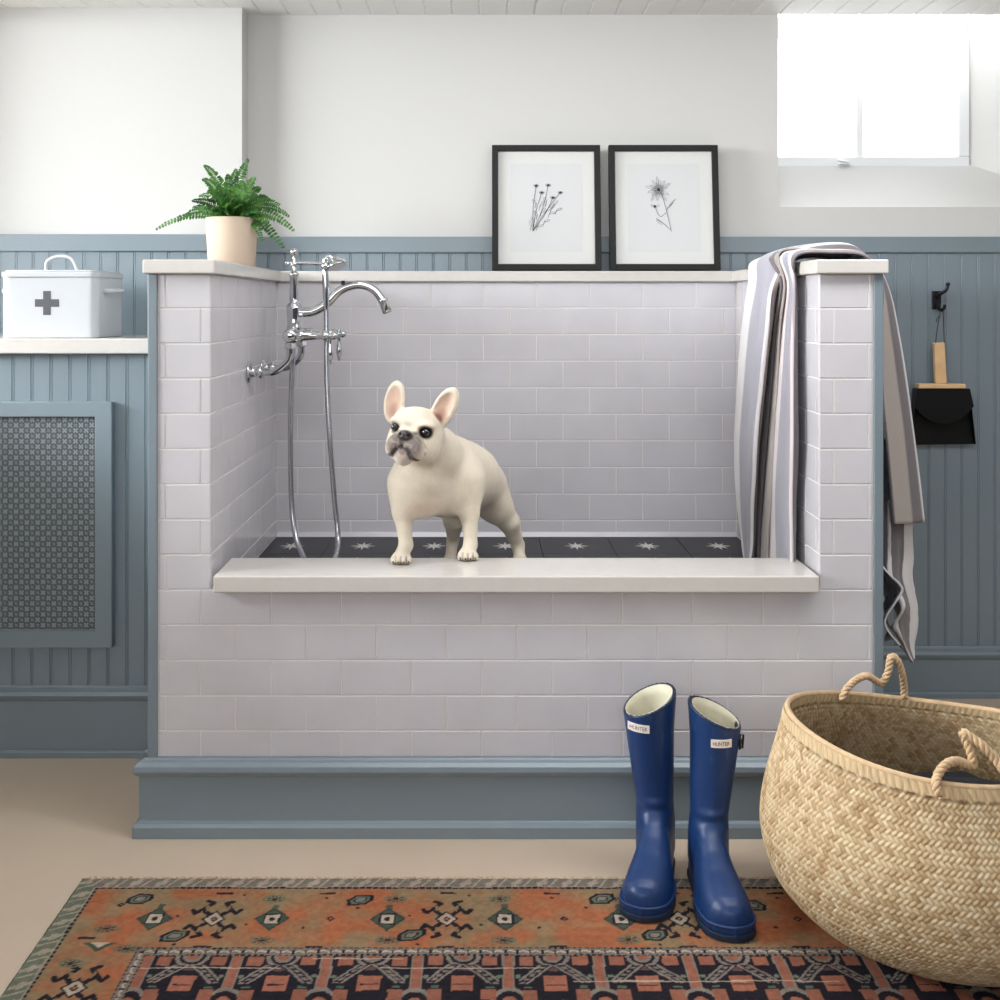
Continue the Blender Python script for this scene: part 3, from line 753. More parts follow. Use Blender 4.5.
n1 = noise2(XX, YY, 9, 3)*.55+noise2(XX, YY, 26, 4)*.45; n1 = np.clip((n1-.35)*3.2, 0, 1)
n2 = noise2(XX*.25, YY, 60, 5)
col = cB+(cA-cB)*n1[..., None]
def put(mask, c, a=1.0):
    global col
    m = (mask*a)[..., None]; col = col*(1-m)+np.asarray(c)*m
def seg(x, y, x0, y0, x1, y1, r):
    dx, dy = x1-x0, y1-y0; t = np.clip(((x-x0)*dx+(y-y0)*dy)/(dx*dx+dy*dy+1e-12), 0, 1)
    return np.hypot(x-x0-t*dx, y-y0-t*dy) < r
def motif(fn, cx, cy, ext=.09):
    """evaluate fn in a small window round (cx,cy) measured in rug coordinates"""
    global col
    ii = np.where(np.abs(gx-RX0-cx) < ext)[0]; jj = np.where(np.abs(RY1-gy-cy) < ext)[0]
    if len(ii) == 0 or len(jj) == 0: return
    sl = np.ix_(ii, jj); x = Ux[sl]-cx; y = Vy[sl]-cy
    sub = col[sl]
    for m, c in fn(x, y):
        sub[m] = c
    col[sl] = sub
W0, W1, W2 = .045, .250, .276     # far border limits
L0, L1, L2 = .046, .185, .207     # left border limits
def diamond(x, y):
    a = np.abs(x)/.033+np.abs(y)/.042
    return [(a < 1, cN*1.0+cG*.35), (a < .82, cG*.75), ((np.abs(x) < .015) & (np.abs(y) < .019), cN), ((np.abs(x) < .012) & (np.abs(y) < .015), cI), (np.hypot(x, y*.8) < .0055, cN*1.3),
            ((np.abs(x) < .006) & (y > -.052) & (y < -.038), cG*.8)]
def hook(x, y):
    out = []
    for s in (-1, 1):
        for q in (-1, 1):
            out.append((seg(x, y, 0, 0, s*.026, q*.034, .0052), cN))
            out.append((seg(x, y, s*.026, q*.034, s*.012, q*.055, .0048), cN))
            out.append((seg(x, y, s*.026, q*.034, s*.038, q*.020, .0048), cN))
            out.append((seg(x, y, s*.012, q*.055, s*.024, q*.062, .0048), cN))
            out.append((seg(x, y, s*.038, q*.020, s*.045, q*.032, .0048), cN))
            out.append((seg(x, y, s*.018, q*.030, s*.020, q*.044, .003), cB*.9))
    b = (np.abs(x)+np.abs(y)*.8)
    out += [(b < .023, cN), (b < .018, cI*.9), (b < .008, cN), (b < .004, cA)]
    return out
def hexa(tilt):
    def f(x, y):
        xr_ = x+tilt*y*.6; yr = y
        a = np.maximum(np.abs(yr)/.019, (np.abs(xr_)+np.abs(yr)*.5)/.026)
        return [(a < 1, cN), (a < .72, cGr*.8), (a < .5, cN*1.5), (a < .38, cGy)]
    return f
def leafm(x, y):
    a = np.hypot(x/.022, y/.014); z = (np.abs(np.sin(np.arctan2(y, x)*4)) > .55)
    return [((a < 1) & (a > .8), cGr*.85), ((a < .75) & z, cG*.7), (a < .25, cN*1.4)]
def dot(x, y): return [(np.abs(x)+np.abs(y) < .009, cN*1.2), (np.abs(x)+np.abs(y) < .003, cA)]
def small(x, y): return [(np.abs(x)+np.abs(y) < .0045, cN*1.2)]
def bar_(x, y): return [((np.abs(x) < .016) & (np.abs(y) < .0035), cN*1.3)]
# far border motifs
yc = .155
base = .80
for k in range(-1, 5):
    hx_ = -.069+base+.433*(k)
    if hx_ < .24: continue
    motif(hook, hx_, yc)
for k in range(-1, 5):
    hx_ = -.069+base+.433*k
    for s in (-1, 1):
        if hx_+s*.109 > .16: motif(diamond, hx_+s*.109, yc)
        if hx_+s*.105 > .2: pass
    for dx, dy in ((-.10, -.075), (.10, -.075), (.105, .075), (-.105, .075)):
        if hx_+dx > .26: motif(leafm, hx_+dx, yc+dy*.95)
    for dx in (.218,):
        if hx_+dx > .16: motif(dot, hx_+dx, yc)
    for dx, dy in ((.04, -.085), (-.05, .085), (.17, .03), (-.17, -.04), (.2, -.075), (.065, .02), (-.07, -.01)):
        if hx_+dx > .22: motif(small, hx_+dx, yc+dy)
    for dx, dy in ((0, -.092), (0, .094), (.2, -.092), (.2, .094)):
        if hx_+dx > .22 and hx_+dx < 1.6: motif(bar_, hx_+dx, yc+dy)
for px, py, tl in ((140, 899, .6), (175, 936, .6), (361, 900, .6), (411, 935, .7), (602, 899, .6), (655, 935, .6), (752, 905, -.5)):
    Y_ = 1310./(py-306); X_ = (px-481)/(F/Y_); motif(hexa(tl), X_-RX0, RY1-Y_)
# left border motifs
lc = (L0+L1)/2
for k in range(0, 4):
    motif(hook, lc, .372+.433*k); motif(diamond, lc, .372+.2165+.433*k)
    motif(leafm, lc-.03, .30+.433*k); motif(leafm, lc+.05, .255+.433*k*1.0)
motif(lambda x, y: [((np.abs(x)/.03+np.abs(y)/.03 < 1) & (y > 0), cG*.7), ((np.abs(x)/.017+np.abs(y)/.017 < 1) & (y > .0), cI)], lc+.0, .235)
motif(bar_, lc-.03, .22); motif(dot, .11, .105); motif(leafm, .11, .19)
# field
inner = (Vd > W2) & (U > L2)
put(((Vd > W1) & (U > L1)).astype(float), cN)
Tt = Vy-W2; cell = .157; u0 = (90-481)/(F/1.94)-RX0
s_ = ((Ux-u0)/cell); s_ = (s_-np.round(s_))*cell; sa = np.abs(s_)
tt = np.mod(Tt, .26)
def fput(m, c): put((m & inner).astype(float), c)
fput(np.abs(sa-cell/2) < .0105, cGy); fput(np.abs(sa-cell/2) < .0075, cS*.92)
fput((np.abs(sa-cell/2) < .02) & (tt > .10), cN)
ring = np.hypot(sa-cell/2, (tt-.135)*.8)
fput((ring < .032) & (tt > .095), cGy); fput((ring < .024) & (tt > .095), cN); fput((ring < .012), cS)
arc = np.hypot(s_, (tt-.002)*.9)
fput((arc < .030) & (tt < .04), cGy*1.05); fput((arc < .023) & (tt < .04), cN); fput((arc < .017) & (tt < .04), cGy); fput((arc < .011) & (tt < .04), cS*.9)
fput((np.abs(sa-.047) < .013) & (tt < .030) & (tt > .002), cS*.95)
fput((sa < .006) & (tt > .028) & (tt < .05), cN); fput((sa < .009) & (np.abs(tt-.040) < .006), cN*1.6+cS*.3)
dg = sa-.012-(tt-.028)*.85
band = (tt > .028) & (tt < .082) & (sa < .062)
fput(band & (np.abs(dg) < .0155), cN*1.3); fput(band & (np.abs(np.abs(dg)-.010) < .0028), cGy*1.05); fput(band & (np.abs(dg) < .004) & (np.mod(tt*180, 2) < 1.2), cGy)
fput((sa < .0195) & (tt > .060) & (tt < .104), cS*1.0); fput((sa < .016) & (tt > .085) & (tt < .088), cN)
fput((np.abs(sa-.045) < .012) & (tt > .10) & (tt < .13), cS*.85)
fput((np.abs(sa-.047) < .007) & (np.abs(tt-.093) < .003), cG)
fput((tt > .14) & (tt < .25) & (np.abs(np.abs(sa-.035)-np.abs(tt-.195)*.6) < .004), cGy)
fput((tt > .17) & (tt < .22) & (sa < .02), cS)
fput((np.hypot(sa-.062, tt-.062) < .005), cGr)
# guard stripes
def zig(w_, p_): return np.abs(np.mod(w_/p_, 1)-.5)*2
g1 = (Vd > W1) & (U > L1) & ~((Vd > W2) & (U > L2))
put(g1.astype(float), cGy*.9)
al = np.where(Vd-W1 < (U-L1), U, Vd)       # along coordinate
ac = np.where(Vd-W1 < (U-L1), (Vy-W1)/(W2-W1), (Ux-L1)/(L2-L1))
put((g1 & (np.abs(ac-.5-.22*(zig(al, .022)-.5)) < .09)).astype(float), cI)
put((g1 & ((ac < .14) | (ac > .86)) & (np.mod(al/.011, 1) < .6)).astype(float), cN)
put((g1 & (ac > .3) & (ac < .75) & (np.mod(al/.022, 1) < .18)).astype(float), cN*1.2)
g0 = (Vd < W0) | (U < L0); far = (Vd < W0) & (Vd/W0 < U/L0)
put(g0.astype(float), cGr*.75+cGy*.15)
al = np.where(far, U, Vd); ac = np.where(far, Vy/W0, Ux/L0)
green = (~far)
put((g0 & far).astype(float), cGy*.78+cGr*.1)
sw = np.mod(al/.05+(ac-.5)*(.5), 1)
put((g0 & (ac > .12) & (ac < .82) & ((np.abs(sw-.3) < .1) | ((np.abs(ac-.5) < .12) & (sw < .5) & (sw > .1)) | (np.abs(sw-.72) < .05))).astype(float), cI*.85, .75)
put((g0 & (ac > .86) & (np.mod(al/.013, 1) < .62)).astype(float), cN)
put((g0 & (ac > .80) & (ac < .86)).astype(float), cI*.7)
put((g0 & ~far & (ac < .06)).astype(float), cN*1.2)
# worn threads
for tl, x0_, x1_ in ((.3125, .21, .45), (.3125, .62, .9), (.285, .5, .66), (.352, .95, 1.4)):
    put(((np.abs(Vd-tl-(noise2(XX, YY*0, 8, 9)-.5)*.004) < .0014) & (U > x0_) & (U < x1_)).astype(float), cI, .8)
col = col*(.80+.28*noise2(XX, YY, 140, 6)+.14*n2)[..., None]
col = col*(.92+.16*noise2(XX, YY, 6, 8))[..., None]
Zr = RZ+.0012*noise2(XX, YY, 40, 12)+.0012*noise2(XX, YY, 220, 13)
edge = np.minimum(np.minimum(U, RX1-XX), np.minimum(Vd, YY-RY0))
Zr = np.where(edge < .002, .0005, Zr)
XXe = XX+np.where(U < .002, (noise2(YY, YY*0, 25, 14)-.5)*.006, 0); YYe = YY+np.where(Vd < .002, (noise2(XX, XX*0, 25, 15)-.5)*.008, 0)
me = grid_mesh('area_rug', np.stack([XXe, YYe, Zr], -1).reshape(-1, 3), len(gx), len(gy), col.reshape(-1, 3))
rug = finish('area_rug', me, 'rug_wool', None, smooth=True)
tag(rug, 'worn oriental wool rug in rust and black lying on the floor', 'rug')
bm = BM(); i = 0
for i in range(900):
    x = random.uniform(RX0+.01, RX1-.01); a = random.uniform(-.6, .6); L = random.uniform(.006, .016)
    p0 = Vector((x, RY1-.003, .004)); p1 = p0+Vector((math.sin(a)*L*.5, L*.6, .003)); p2 = p0+Vector((math.sin(a)*L, L, -.002))
    tube(bm, [p0, p1, p2], .0007, 3, cap=False)
fr = obj('fringe', bm, 'rope', rug); fr['kind'] = 'stuff'

# ================================================================== BOOTS
def boot(name, label, heel, toe, top, rims, label_px, buckle, flip):
    """heel/toe: floor points; top: shaft centre at the rim; rims: rim height plane (z0, dz along x, dz along t)"""
    heel = np.array(heel); toe = np.array(toe); d = (toe-heel); Lf = np.linalg.norm(d); d = d/Lf; l = np.array([-d[1], d[0]])
    zb = RZ+.0026
    an = heel+d*.048      # ankle axis on the floor
    t = thing(name, label, 'boot', (an[0], an[1], 0), 'pair of blue rubber boots')
    top = np.array(top)
    zs = np.array([0, .06, .10, .14, .20, .28, .36, .45]); at = np.array([.036, .041, .043, .043, .048, .054, .0610, .064]); bt = np.array([.031, .035, .0375, .037, .042, .048, .0555, .058])
    def cen(z):
        s = np.clip((z-.08)/(.35-.08), 0, 1.2); s = s*s*(3-2*np.minimum(s, 1))
        return an[0]+(top[0]-an[0])*s, an[1]+(top[1]-an[1])*s
    tw = np.array([-.055, -.050, -.03, 0, .05, .09, .13, .165, .19, .205, .214, .218])+.0
    ww = np.array([0.002, .022, .034, .036, .036, .041, .047, .0475, .043, .033, .018, .002])
    th = np.array([.02, .075, .095, .12, .125, .100, .083, .072, .064, .056, .046, .030])+.004
    sc = (Lf)/.27
    def shaft(Pp, shrink=0.):
        z = Pp[..., 2]-zb; cx, cy = cen(z); x = Pp[..., 0]-cx; y = Pp[..., 1]-cy
        tt_ = x*d[0]+y*d[1]; ll = x*l[0]+y*l[1]
        a = np.interp(z, zs, at)-shrink; b = np.interp(z, zs, bt)-shrink
        # creases at the ankle
        a = a+.0022*np.sin(np.clip((z-.11)/.05, 0, 1)*PI*3)*(tt_ > 0)
        rr = np.sqrt((tt_/a)**2+(ll/b)**2); return (rr-1)*np.minimum(a, b)
    def foot(Pp):
        x = Pp[..., 0]-an[0]; y = Pp[..., 1]-an[1]; tt_ = (x*d[0]+y*d[1])/sc; ll = x*l[0]+y*l[1]; z = Pp[..., 2]-zb
        w_ = np.interp(tt_, tw, ww, left=.0005, right=.0005); h_ = np.interp(tt_, tw, th, left=.01, right=.01)
        ll = ll-flip*.006*np.sin(np.clip(tt_/.21, 0, 1)*PI)
        zz_ = z-.012; q = np.sqrt((ll/w_)**2+(np.where(zz_ > 0, zz_/(h_-.012), zz_/.04))**2)**1.0
        q = ((np.abs(ll/w_))**2.6+(np.abs(np.where(zz_ > 0, zz_/(h_-.012), zz_/.05)))**2.3)**(1/2.45)
        return (q-1)*np.minimum(w_, h_)*.8
    z0, dzx, dzy = rims
    def fn(Pp):
        s = shaft(Pp); zz_ = Pp[..., 2]
        cut = zz_-(z0+dzx*(Pp[..., 0]-top[0])+dzy*(Pp[..., 1]-top[1]))
        s = smax(s, cut, .002); s = np.maximum(s, zb+.05-zz_)
        r = smin(s, foot(Pp), .018)
        r = np.maximum(r, zb+.010-zz_)
        inn = np.maximum(shaft(Pp, .0055), zb+.09-zz_)
        r = np.maximum(r, cut)
        r = smax(r, -inn, .001)
        # toe cap ridge
        return r
    lo = np.array([min(an[0], toe[0], top[0])-.08, min(toe[1], top[1])-.04, zb]); hi = np.array([max(an[0], toe[0], top[0])+.08, max(heel[1], top[1])+.08, z0+.04])
    V, Fc = surface_nets(fn, lo-.006, hi, .0032, 2)
    c = np.array(rgb(18, 52, 102))[None].repeat(len(V), 0)
    nz = noise2(V[:, 0]*3+V[:, 1], V[:, 2], 60, 21)*noise2(V[:, 0]+V[:, 1], V[:, 2], 14, 22)
    scf = np.clip((nz-.50)*5, 0, 1)[:, None]*.45*(V[:, 2:3] > .1)
    c = c*(1-scf)+np.array(rgb(80, 112, 155))*scf
    zc_ = V[:, 2]-(z0+dzx*(V[:, 0]-top[0])+dzy*(V[:, 1]-top[1]))
    c[zc_ > -.006] = rgb(14, 32, 60)
    me = bpy.data.meshes.new('boot_upper'); raw_mesh(me, V, Fc, c); o = finish('boot_upper', me, 'rubber_blue', t, smooth=True)
    # sole
    bm = BM(); outl = []
    for s in (1, -1):
        seq = range(len(tw)) if s > 0 else range(len(tw)-1, -1, -1)
        for i in seq:
            w_ = ww[i]*1.03+.001; tt_ = tw[i]*sc*1.01; ll = s*w_+flip*.006*math.sin(max(0, min(1, tw[i]/.21))*PI)
            p = an+d*tt_+l*ll; outl.append((p[0], p[1]))
    outl = [tuple(p) for p in cat_rom(outl, 3, True)]
    prism(bm, outl, 'z', zb, zb+.0135); obj('boot_sole', bm, 'sole_blue', t, bevel=.003)
    # lining tube
    nu, nv = 48, 14; VV = []
    for i in range(nu):
        a_ = 2*PI*i/nu
        for j in range(nv):
            s = j/(nv-1); zt_ = z0-.002; z = zb+.10+s*(zt_-zb-.10)
            cx, cy = cen(z-zb); A = np.interp(z-zb, zs, at)-.0066; B = np.interp(z-zb, zs, bt)-.0066
            x = cx+d[0]*A*math.cos(a_)+l[0]*B*math.sin(a_); y = cy+d[1]*A*math.cos(a_)+l[1]*B*math.sin(a_)
            zz_ = zb+.10+s*(z0+dzx*(x-top[0])+dzy*(y-top[1])-.0015-zb-.10); VV.append((x, y, zz_))
    me = grid_mesh('lining', np.array(VV), nu, nv, None, wrap_u=True); lo_ = finish('lining', me, 'lining', t, smooth=True); lo_['label'] = 'cream fabric lining'
    sm = lo_.modifiers.new('s', 'SOLIDIFY'); sm.thickness = .001
    # label, bent on to the shaft
    px, py, lw, lh = label_px
    def surf(px_, z):     # first hit of the shaft seen along the view ray at this column
        z = z-zb
        cx, cy = cen(np.array(z)); A = float(np.interp(z, zs, at)); B = float(np.interp(z, zs, bt)); best = None
        dirx = (px_-VX)/F
        lo_y, hi_y = 1.9, float(cy)+.02
        for yy in np.linspace(lo_y, hi_y, 700):
            x = dirx*yy-cx; y = yy-cy; tt_ = x*d[0]+y*d[1]; ll = x*l[0]+y*l[1]
            if (tt_/A)**2+(ll/B)**2 <= 1: best = (dirx*yy, yy); break
        return best
    Yl = top[1]-.06; zc = H-(py-VY)/(F/Yl)
    N = 10; nm = []
    ptsx = []
    for i in range(N+1):
        q = surf(px-lw/2+lw*i/N, zc)
        if q is None: q = (dirx*Yl, Yl)
        ptsx.append(np.array(q))
    zh = lh/2/(F/Yl)
    bm = BM(); rows = []
    for i in range(N+1):
        tg = ptsx[min(i+1, N)]-ptsx[max(i-1, 0)]; tg /= np.linalg.norm(tg); nr = np.array([tg[1], -tg[0]])
        if nr[1] > 0: nr = -nr
        nm.append(nr)
        p = ptsx[i]
        rows.append([bm.verts.new((p[0]+nr[0]*q_, p[1]+nr[1]*q_, zc+s*zh)) for q_, s in ((-.002, -1), (.0022, -1), (.0022, 1), (-.002, 1))])
    for A_, B_ in zip(rows, rows[1:]):
        for k in range(4): bm.faces.new((A_[k], A_[(k+1) % 4], B_[(k+1) % 4], B_[k]))
    bm.faces.new(rows[0]); bm.faces.new(rows[-1][::-1])
    lb = obj('name_label', bm, 'label_cream', t)
    cu = bpy.data.curves.new('txt', 'FONT'); cu.body = 'HUNTER'; cu.size = 1; cu.extrude = 0; cu.align_x = 'CENTER'; cu.align_y = 'CENTER'
    to = bpy.data.objects.new('txt', cu); C.objects.link(to); bpy.context.view_layer.update()
    me = bpy.data.meshes.new_from_object(to.evaluated_get(bpy.context.evaluated_depsgraph_get())); bpy.data.objects.remove(to)
    co = np.array([v.co for v in me.vertices]); wtx = co[:, 0].max()-co[:, 0].min(); htx = co[:, 1].max()-co[:, 1].min()
    cxm = (co[:, 0].max()+co[:, 0].min())/2; cym = (co[:, 1].max()+co[:, 1].min())/2
    for v in me.vertices:
        f = ((v.co.x-cxm)/wtx*.78+.5)*N; i = int(min(max(f, 0), N-1)); fr2 = f-i
        p = ptsx[i]*(1-fr2)+ptsx[i+1]*fr2; nr = nm[i]*(1-fr2)+nm[i+1]*fr2
        v.co = (p[0]+nr[0]*.0027, p[1]+nr[1]*.0027, zc+(v.co.y-cym)/htx*zh*.95)
    finish('label_lettering', me, 'ink', lb)
    # instep seam ridge and ankle crease as one raised band round the foot: toe guard
    bm = BM(); gp = []
    for i in range(5, len(tw)):
        gp.append((tw[i], ww[i]))
    pth = [an+d*(a_*sc)+l*(b_*1.015+flip*.006*math.sin(min(1, a_/.21)*PI)) for a_, b_ in gp]+[an+d*(a_*sc)+l*(-b_*1.015+flip*.006*math.sin(min(1, a_/.21)*PI)) for a_, b_ in gp[::-1]]
    tube(bm, cat_rom([(p[0], p[1], zb+.026) for p in pth], 4), .0028, 8); obj('toe_guard', bm, 'rubber_blue', t, smooth=True)
    set_col(bpy.data.objects[t.children[-1].name].data, np.array(rgb(18, 52, 102)))
    if buckle:
        bz = H-(739-VY)/(F/top[1]); cx, cy = cen(np.array(bz-zb)); bm = BM()
        ang0 = -.15
        def sp_(a, z, off): 
            A = float(np.interp(z-zb, zs, at))+off; B = float(np.interp(z-zb, zs, bt))+off
            # world direction angle a: 0 = +x
            v = np.array([math.cos(a), math.sin(a)]); tt_ = v@d; ll = v@l; r = 1/math.sqrt((tt_/A)**2+(ll/B)**2)
            return np.array([float(cx)+v[0]*r, float(cy)+v[1]*r])
        rows = []
        for k in range(9):
            a = -.55+k*.16
            p, q = sp_(a, bz, .0005), sp_(a, bz, .004)
            rows.append([bm.verts.new((p[0], p[1], bz-.010)), bm.verts.new((q[0], q[1], bz-.010)), bm.verts.new((q[0], q[1], bz+.010)), bm.verts.new((p[0], p[1], bz+.010))])
        for A_, B_ in zip(rows, rows[1:]):
            for k in range(4): bm.faces.new((A_[k], A_[(k+1) % 4], B_[(k+1) % 4], B_[k]))
        bm.faces.new(rows[0]); bm.faces.new(rows[-1][::-1]); obj('strap', bm, 'black_rubber', t)
        p = sp_(0, bz, .001)-np.array([.004, 0]); bm = BM(); 
        lp = [(p[0]+.005, p[1]-.008, bz-.013), (p[0]+.009, p[1]-.010, bz-.013), (p[0]+.011, p[1]-.010, bz+.013), (p[0]+.005, p[1]-.008, bz+.013)]
        tube(bm, lp, .0022, 8, closed=True); box(bm, p[0]+.006, p[0]+.011, p[1]-.012, p[1]-.006, bz-.004, bz+.004); obj('buckle', bm, 'iron', t)
    return t
boot('rubber_boot', 'blue rubber boot on the left of the pair, toe pointing slightly left', (.366, 2.372), (.294, 2.118), (.339, 2.322), (.354, .42, .10), (639, 730.5, 21, 8), False, 1)
boot('rubber_boot', 'blue rubber boot on the right with black side buckle, beside the basket', (.447, 2.318), (.455, 2.050), (.466, 2.285), (.341, -.40, .12), (721, 744.5, 20, 8), True, -1)

# ================================================================== BASKET
BC = np.array([.842, 2.11]); BZ = RZ+.0026; BH = .357
prof = np.array([(0, .165), (.004, .19), (.02, .225), (.05, .262), (.09, .296), (.13, .309), (.17, .314), (.21, .308), (.25, .296), (.29, .281), (.32, .271), (BH, .262)])
def basket_xy(a, z, off=0.):
    s = z/BH
    r = np.interp(z, prof[:, 0], prof[:, 1])+off
    r = r*(1+.014*np.sin(2*a+.6)*s+.006*np.sin(3*a+1)*s+.004*np.sin(5*a)*s)
    return BC[0]+r*np.cos(a)-.012*s, BC[1]+r*np.sin(a)
def basket_top(a): return 1+(.020*np.sin(a*1-2.3)+.012*np.cos(2*a+.5))/BH*1.0
# smooth profile
zz_ = np.linspace(0, BH, 60); rr_ = np.interp(zz_, prof[:, 0], prof[:, 1])
for _ in range(6): rr_[1:-1] = (rr_[:-2]+2*rr_[1:-1]+rr_[2:])/4
rr_[0] = .165; prof = np.stack([zz_, rr_], 1)
def weave(a, v, inside=False):
    Rm = .30; u = a*Rm; w_ = (2*PI*Rm)/round(2*PI*Rm/(.0070*math.sqrt(2)))/math.sqrt(2)
    wv_ = v*1.02
    p = (u+wv_)/math.sqrt(2)/w_; q = (u-wv_)/math.sqrt(2)/w_
    i = np.floor(p).astype(int); j = np.floor(q).astype(int); fp = p-i; fq = q-j
    over = ((i-j) % 4) < 2
    # strand running along p (over) or along q
    across = np.where(over, fq, fp); along = np.where(over, fp, fq)
    ph = np.where(over, ((i-j) % 4)+fp, ((j-i-1) % 4)+fq)     # 0..2 along the float
    h = np.sqrt(np.clip(1-(2*across-1)**2*.92, 0, 1))*(.40+.60*np.sin(np.clip(ph/2, 0, 1)*PI)**.6)
    sid = np.where(over, j*131+(i-j)//4*17, i*57+91+(j-i)//4*29)
    rnd = (np.sin(sid*12.9898)*43758.5453) % 1
    return h, rnd
def basket_wall(inside):
    nu, nv = (1500, 300) if not inside else (900, 150)
    A = np.linspace(0, 2*PI, nu, endpoint=False); v = np.linspace(0, 1, nv)
    AA, VV = np.meshgrid(A, v, indexing='ij'); z = VV*BH
    arc = np.concatenate([[0], np.cumsum(np.hypot(np.diff(prof[:, 0]), np.diff(prof[:, 1])))]); arcl = np.interp(z, prof[:, 0], arc)
    h, rnd = weave(AA, arcl)
    rim = np.clip((VV-.945)/.012, 0, 1)
    # rim band: coarser slanted stitches
    ub = AA*.30/.014; st_ = np.abs(np.sin((ub+VV*9)*PI)); hb = .35+.65*st_**.5
    h = h*(1-rim)+hb*rim; 
    groove = np.exp(-((VV-.940)/.007)**2)*(.5+.5*np.sin(ub*PI*1.0)); h = h-groove*1.3
    off = h*.0032*(1 if not inside else -1)+(-.009 if inside else 0)
    X, Y = basket_xy(AA, z, 0); nx, ny = np.cos(AA), np.sin(AA)
    Z = BZ+z*(1+(basket_top(AA)-1)*VV)
    bulge = .003*np.sin(AA*4+VV*3)+.002*np.sin(AA*9+VV*8)
    X = X+nx*(off+bulge*VV*(1-VV)*3); Y = Y+ny*(off+bulge*VV*(1-VV)*3)
    base_c = np.array(rgb(208, 181, 142)); dk = np.array(rgb(168, 134, 94)); pl_ = np.array(rgb(226, 205, 170))
    f = rnd*.75+.25*noise2(AA*3, VV*3, 4, 31)
    c = dk+(base_c-dk)*np.clip(f*2, 0, 1)[..., None]+(pl_-base_c)*np.clip(f*2-1, 0, 1)[..., None]
    c = np.where(rim[..., None] > .5, base_c*(.85+.3*noise2(AA*40, VV*8, 3, 33)[..., None]), c)
    c = c*(.62+.38*np.clip(h, 0, 1))[..., None]      # colour darkens low between the strands
    return np.stack([X, Y, Z], -1).reshape(-1, 3), nu, nv, c.reshape(-1, 3)
t = thing('seagrass_basket', 'large woven seagrass basket with rope handles at the right of the rug', 'basket', (BC[0], BC[1], BZ))
V, nu, nv, c = basket_wall(False); me = grid_mesh('basket_wall', V, nu, nv, c, True); finish('basket_wall', me, 'seagrass', t, smooth=True)
V, nu, nv, c = basket_wall(True); me = grid_mesh('inner_wall', V, nu, nv, c, True); me.flip_normals(); finish('inner_wall', me, 'seagrass', t, smooth=True)
bm = BM(); lathe(bm, (BC[0], BC[1], BZ), (0, 0, 1), [(0, .02), (0, .167), (.006, .188), (.010, .188), (.010, .02)], 64); o = obj('basket_base', bm, 'rope', t)
bm = BM(); pa = []
for k in range(160):
    a = 2*PI*k/160; X, Y = basket_xy(a, BH, -.004); pa.append((float(X), float(Y), float(BZ+BH*basket_top(a))))
tube(bm, pa, .0058, 8, closed=True); obj('rim', bm, 'rope', t, smooth=True)
def rope(bm, pts, r=.0068, twist=60):
    path = cat_rom(pts, 12); d = [np.array(p) for p in path]
    L = np.concatenate([[0], np.cumsum([np.linalg.norm(d[i+1]-d[i]) for i in range(len(d)-1)])])
    n = int(L[-1]/.0025); s = np.linspace(0, L[-1], n); D = np.stack([np.interp(s, L, [p[k] for p in d]) for k in range(3)], 1)
    up = Vector((0, 0, 1)); 
    for st_ in range(3):
        q = []
        for i in range(n):
            tg = Vector(D[min(i+1, n-1)]-D[max(i-1, 0)]).normalized(); uu = (Vector((.3, .9, .2))-tg*tg.dot(Vector((.3, .9, .2)))).normalized(); sd = tg.cross(uu)
            a = s[i]/.030*2*PI+st_*2*PI/3; q.append(Vector(D[i])+(uu*math.cos(a)+sd*math.sin(a))*r*.55)
        tube(bm, q, r*.62, 7)
def rimpt(px_a, dz=0):
    X, Y = basket_xy(px_a, BH, 0); return np.array([float(X), float(Y), float(BZ+BH*basket_top(px_a))+dz])
bm = BM(); a0, a1 = 1.92, 1.45
p0, p1 = rimpt(2.28), rimpt(1.62)
rope(bm, [P3(842, 700, 2.31), P3(846, 690, 2.31), P3(856, 680, 2.325), P3(867, 676, 2.33), P3(876, 681, 2.335), P3(882, 683, 2.34), P3(888, 672, 2.34), P3(891, 657, 2.345), P3(897, 660, 2.345), P3(902, 673, 2.35), P3(904, 688, 2.36), p1*0+P3(904.5, 698, 2.36)])
obj('rope_handle', bm, 'rope', t, smooth=True)
bm = BM(); yf = BC[1]-.255
rope(bm, [P3(938, 796, yf-.012), P3(936, 785, yf-.006), P3(937, 777, yf+.005), P3(944, 766, yf+.01), P3(956, 761, yf+.02), P3(968, 765, yf+.03), P3(973, 764, yf+.035), P3(970, 750, yf+.04), P3(963, 733, yf+.045), P3(972, 738, yf+.04), P3(984, 747, yf+.03), P3(996, 760, yf+.025), P3(1006, 776, yf+.012), P3(1008, 792, yf+.0)])
obj('rope_handle', bm, 'rope', t, smooth=True)
# dark clothing inside
n = 90; A = np.linspace(0, 2*PI, n, endpoint=False); R_ = np.linspace(0.02, 1, 30); AA, RR = np.meshgrid(A, R_, indexing='ij')
def clothz(X, Y, RR): return .195+.05*noise2(X, Y, 9, 41)+.02*noise2(X, Y, 24, 42)-.045*RR**4
X = BC[0]-.008+RR*.262*np.cos(AA); Y = BC[1]+RR*.262*np.sin(AA); Z = clothz(X, Y, RR)
me = grid_mesh('folded_clothes', np.stack([X, Y, Z], -1).reshape(-1, 3)[:, :], n, 30, None, True)
bmx = bmesh.new(); bmx.from_mesh(me); bpy.data.meshes.remove(me)
be = [e_ for e_ in bmx.edges if e_.is_boundary]
inner_l = [e_ for e_ in be if (e_.verts[0].co.xy-Vector((BC[0]-.008, BC[1]))).length < .05]; outer_l = [e_ for e_ in be if e_ not in inner_l]
bmesh.ops.contextual_create(bmx, geom=inner_l)
ex = bmesh.ops.extrude_edge_only(bmx, edges=outer_l); vv = [g_ for g_ in ex['geom'] if isinstance(g_, bmesh.types.BMVert)]
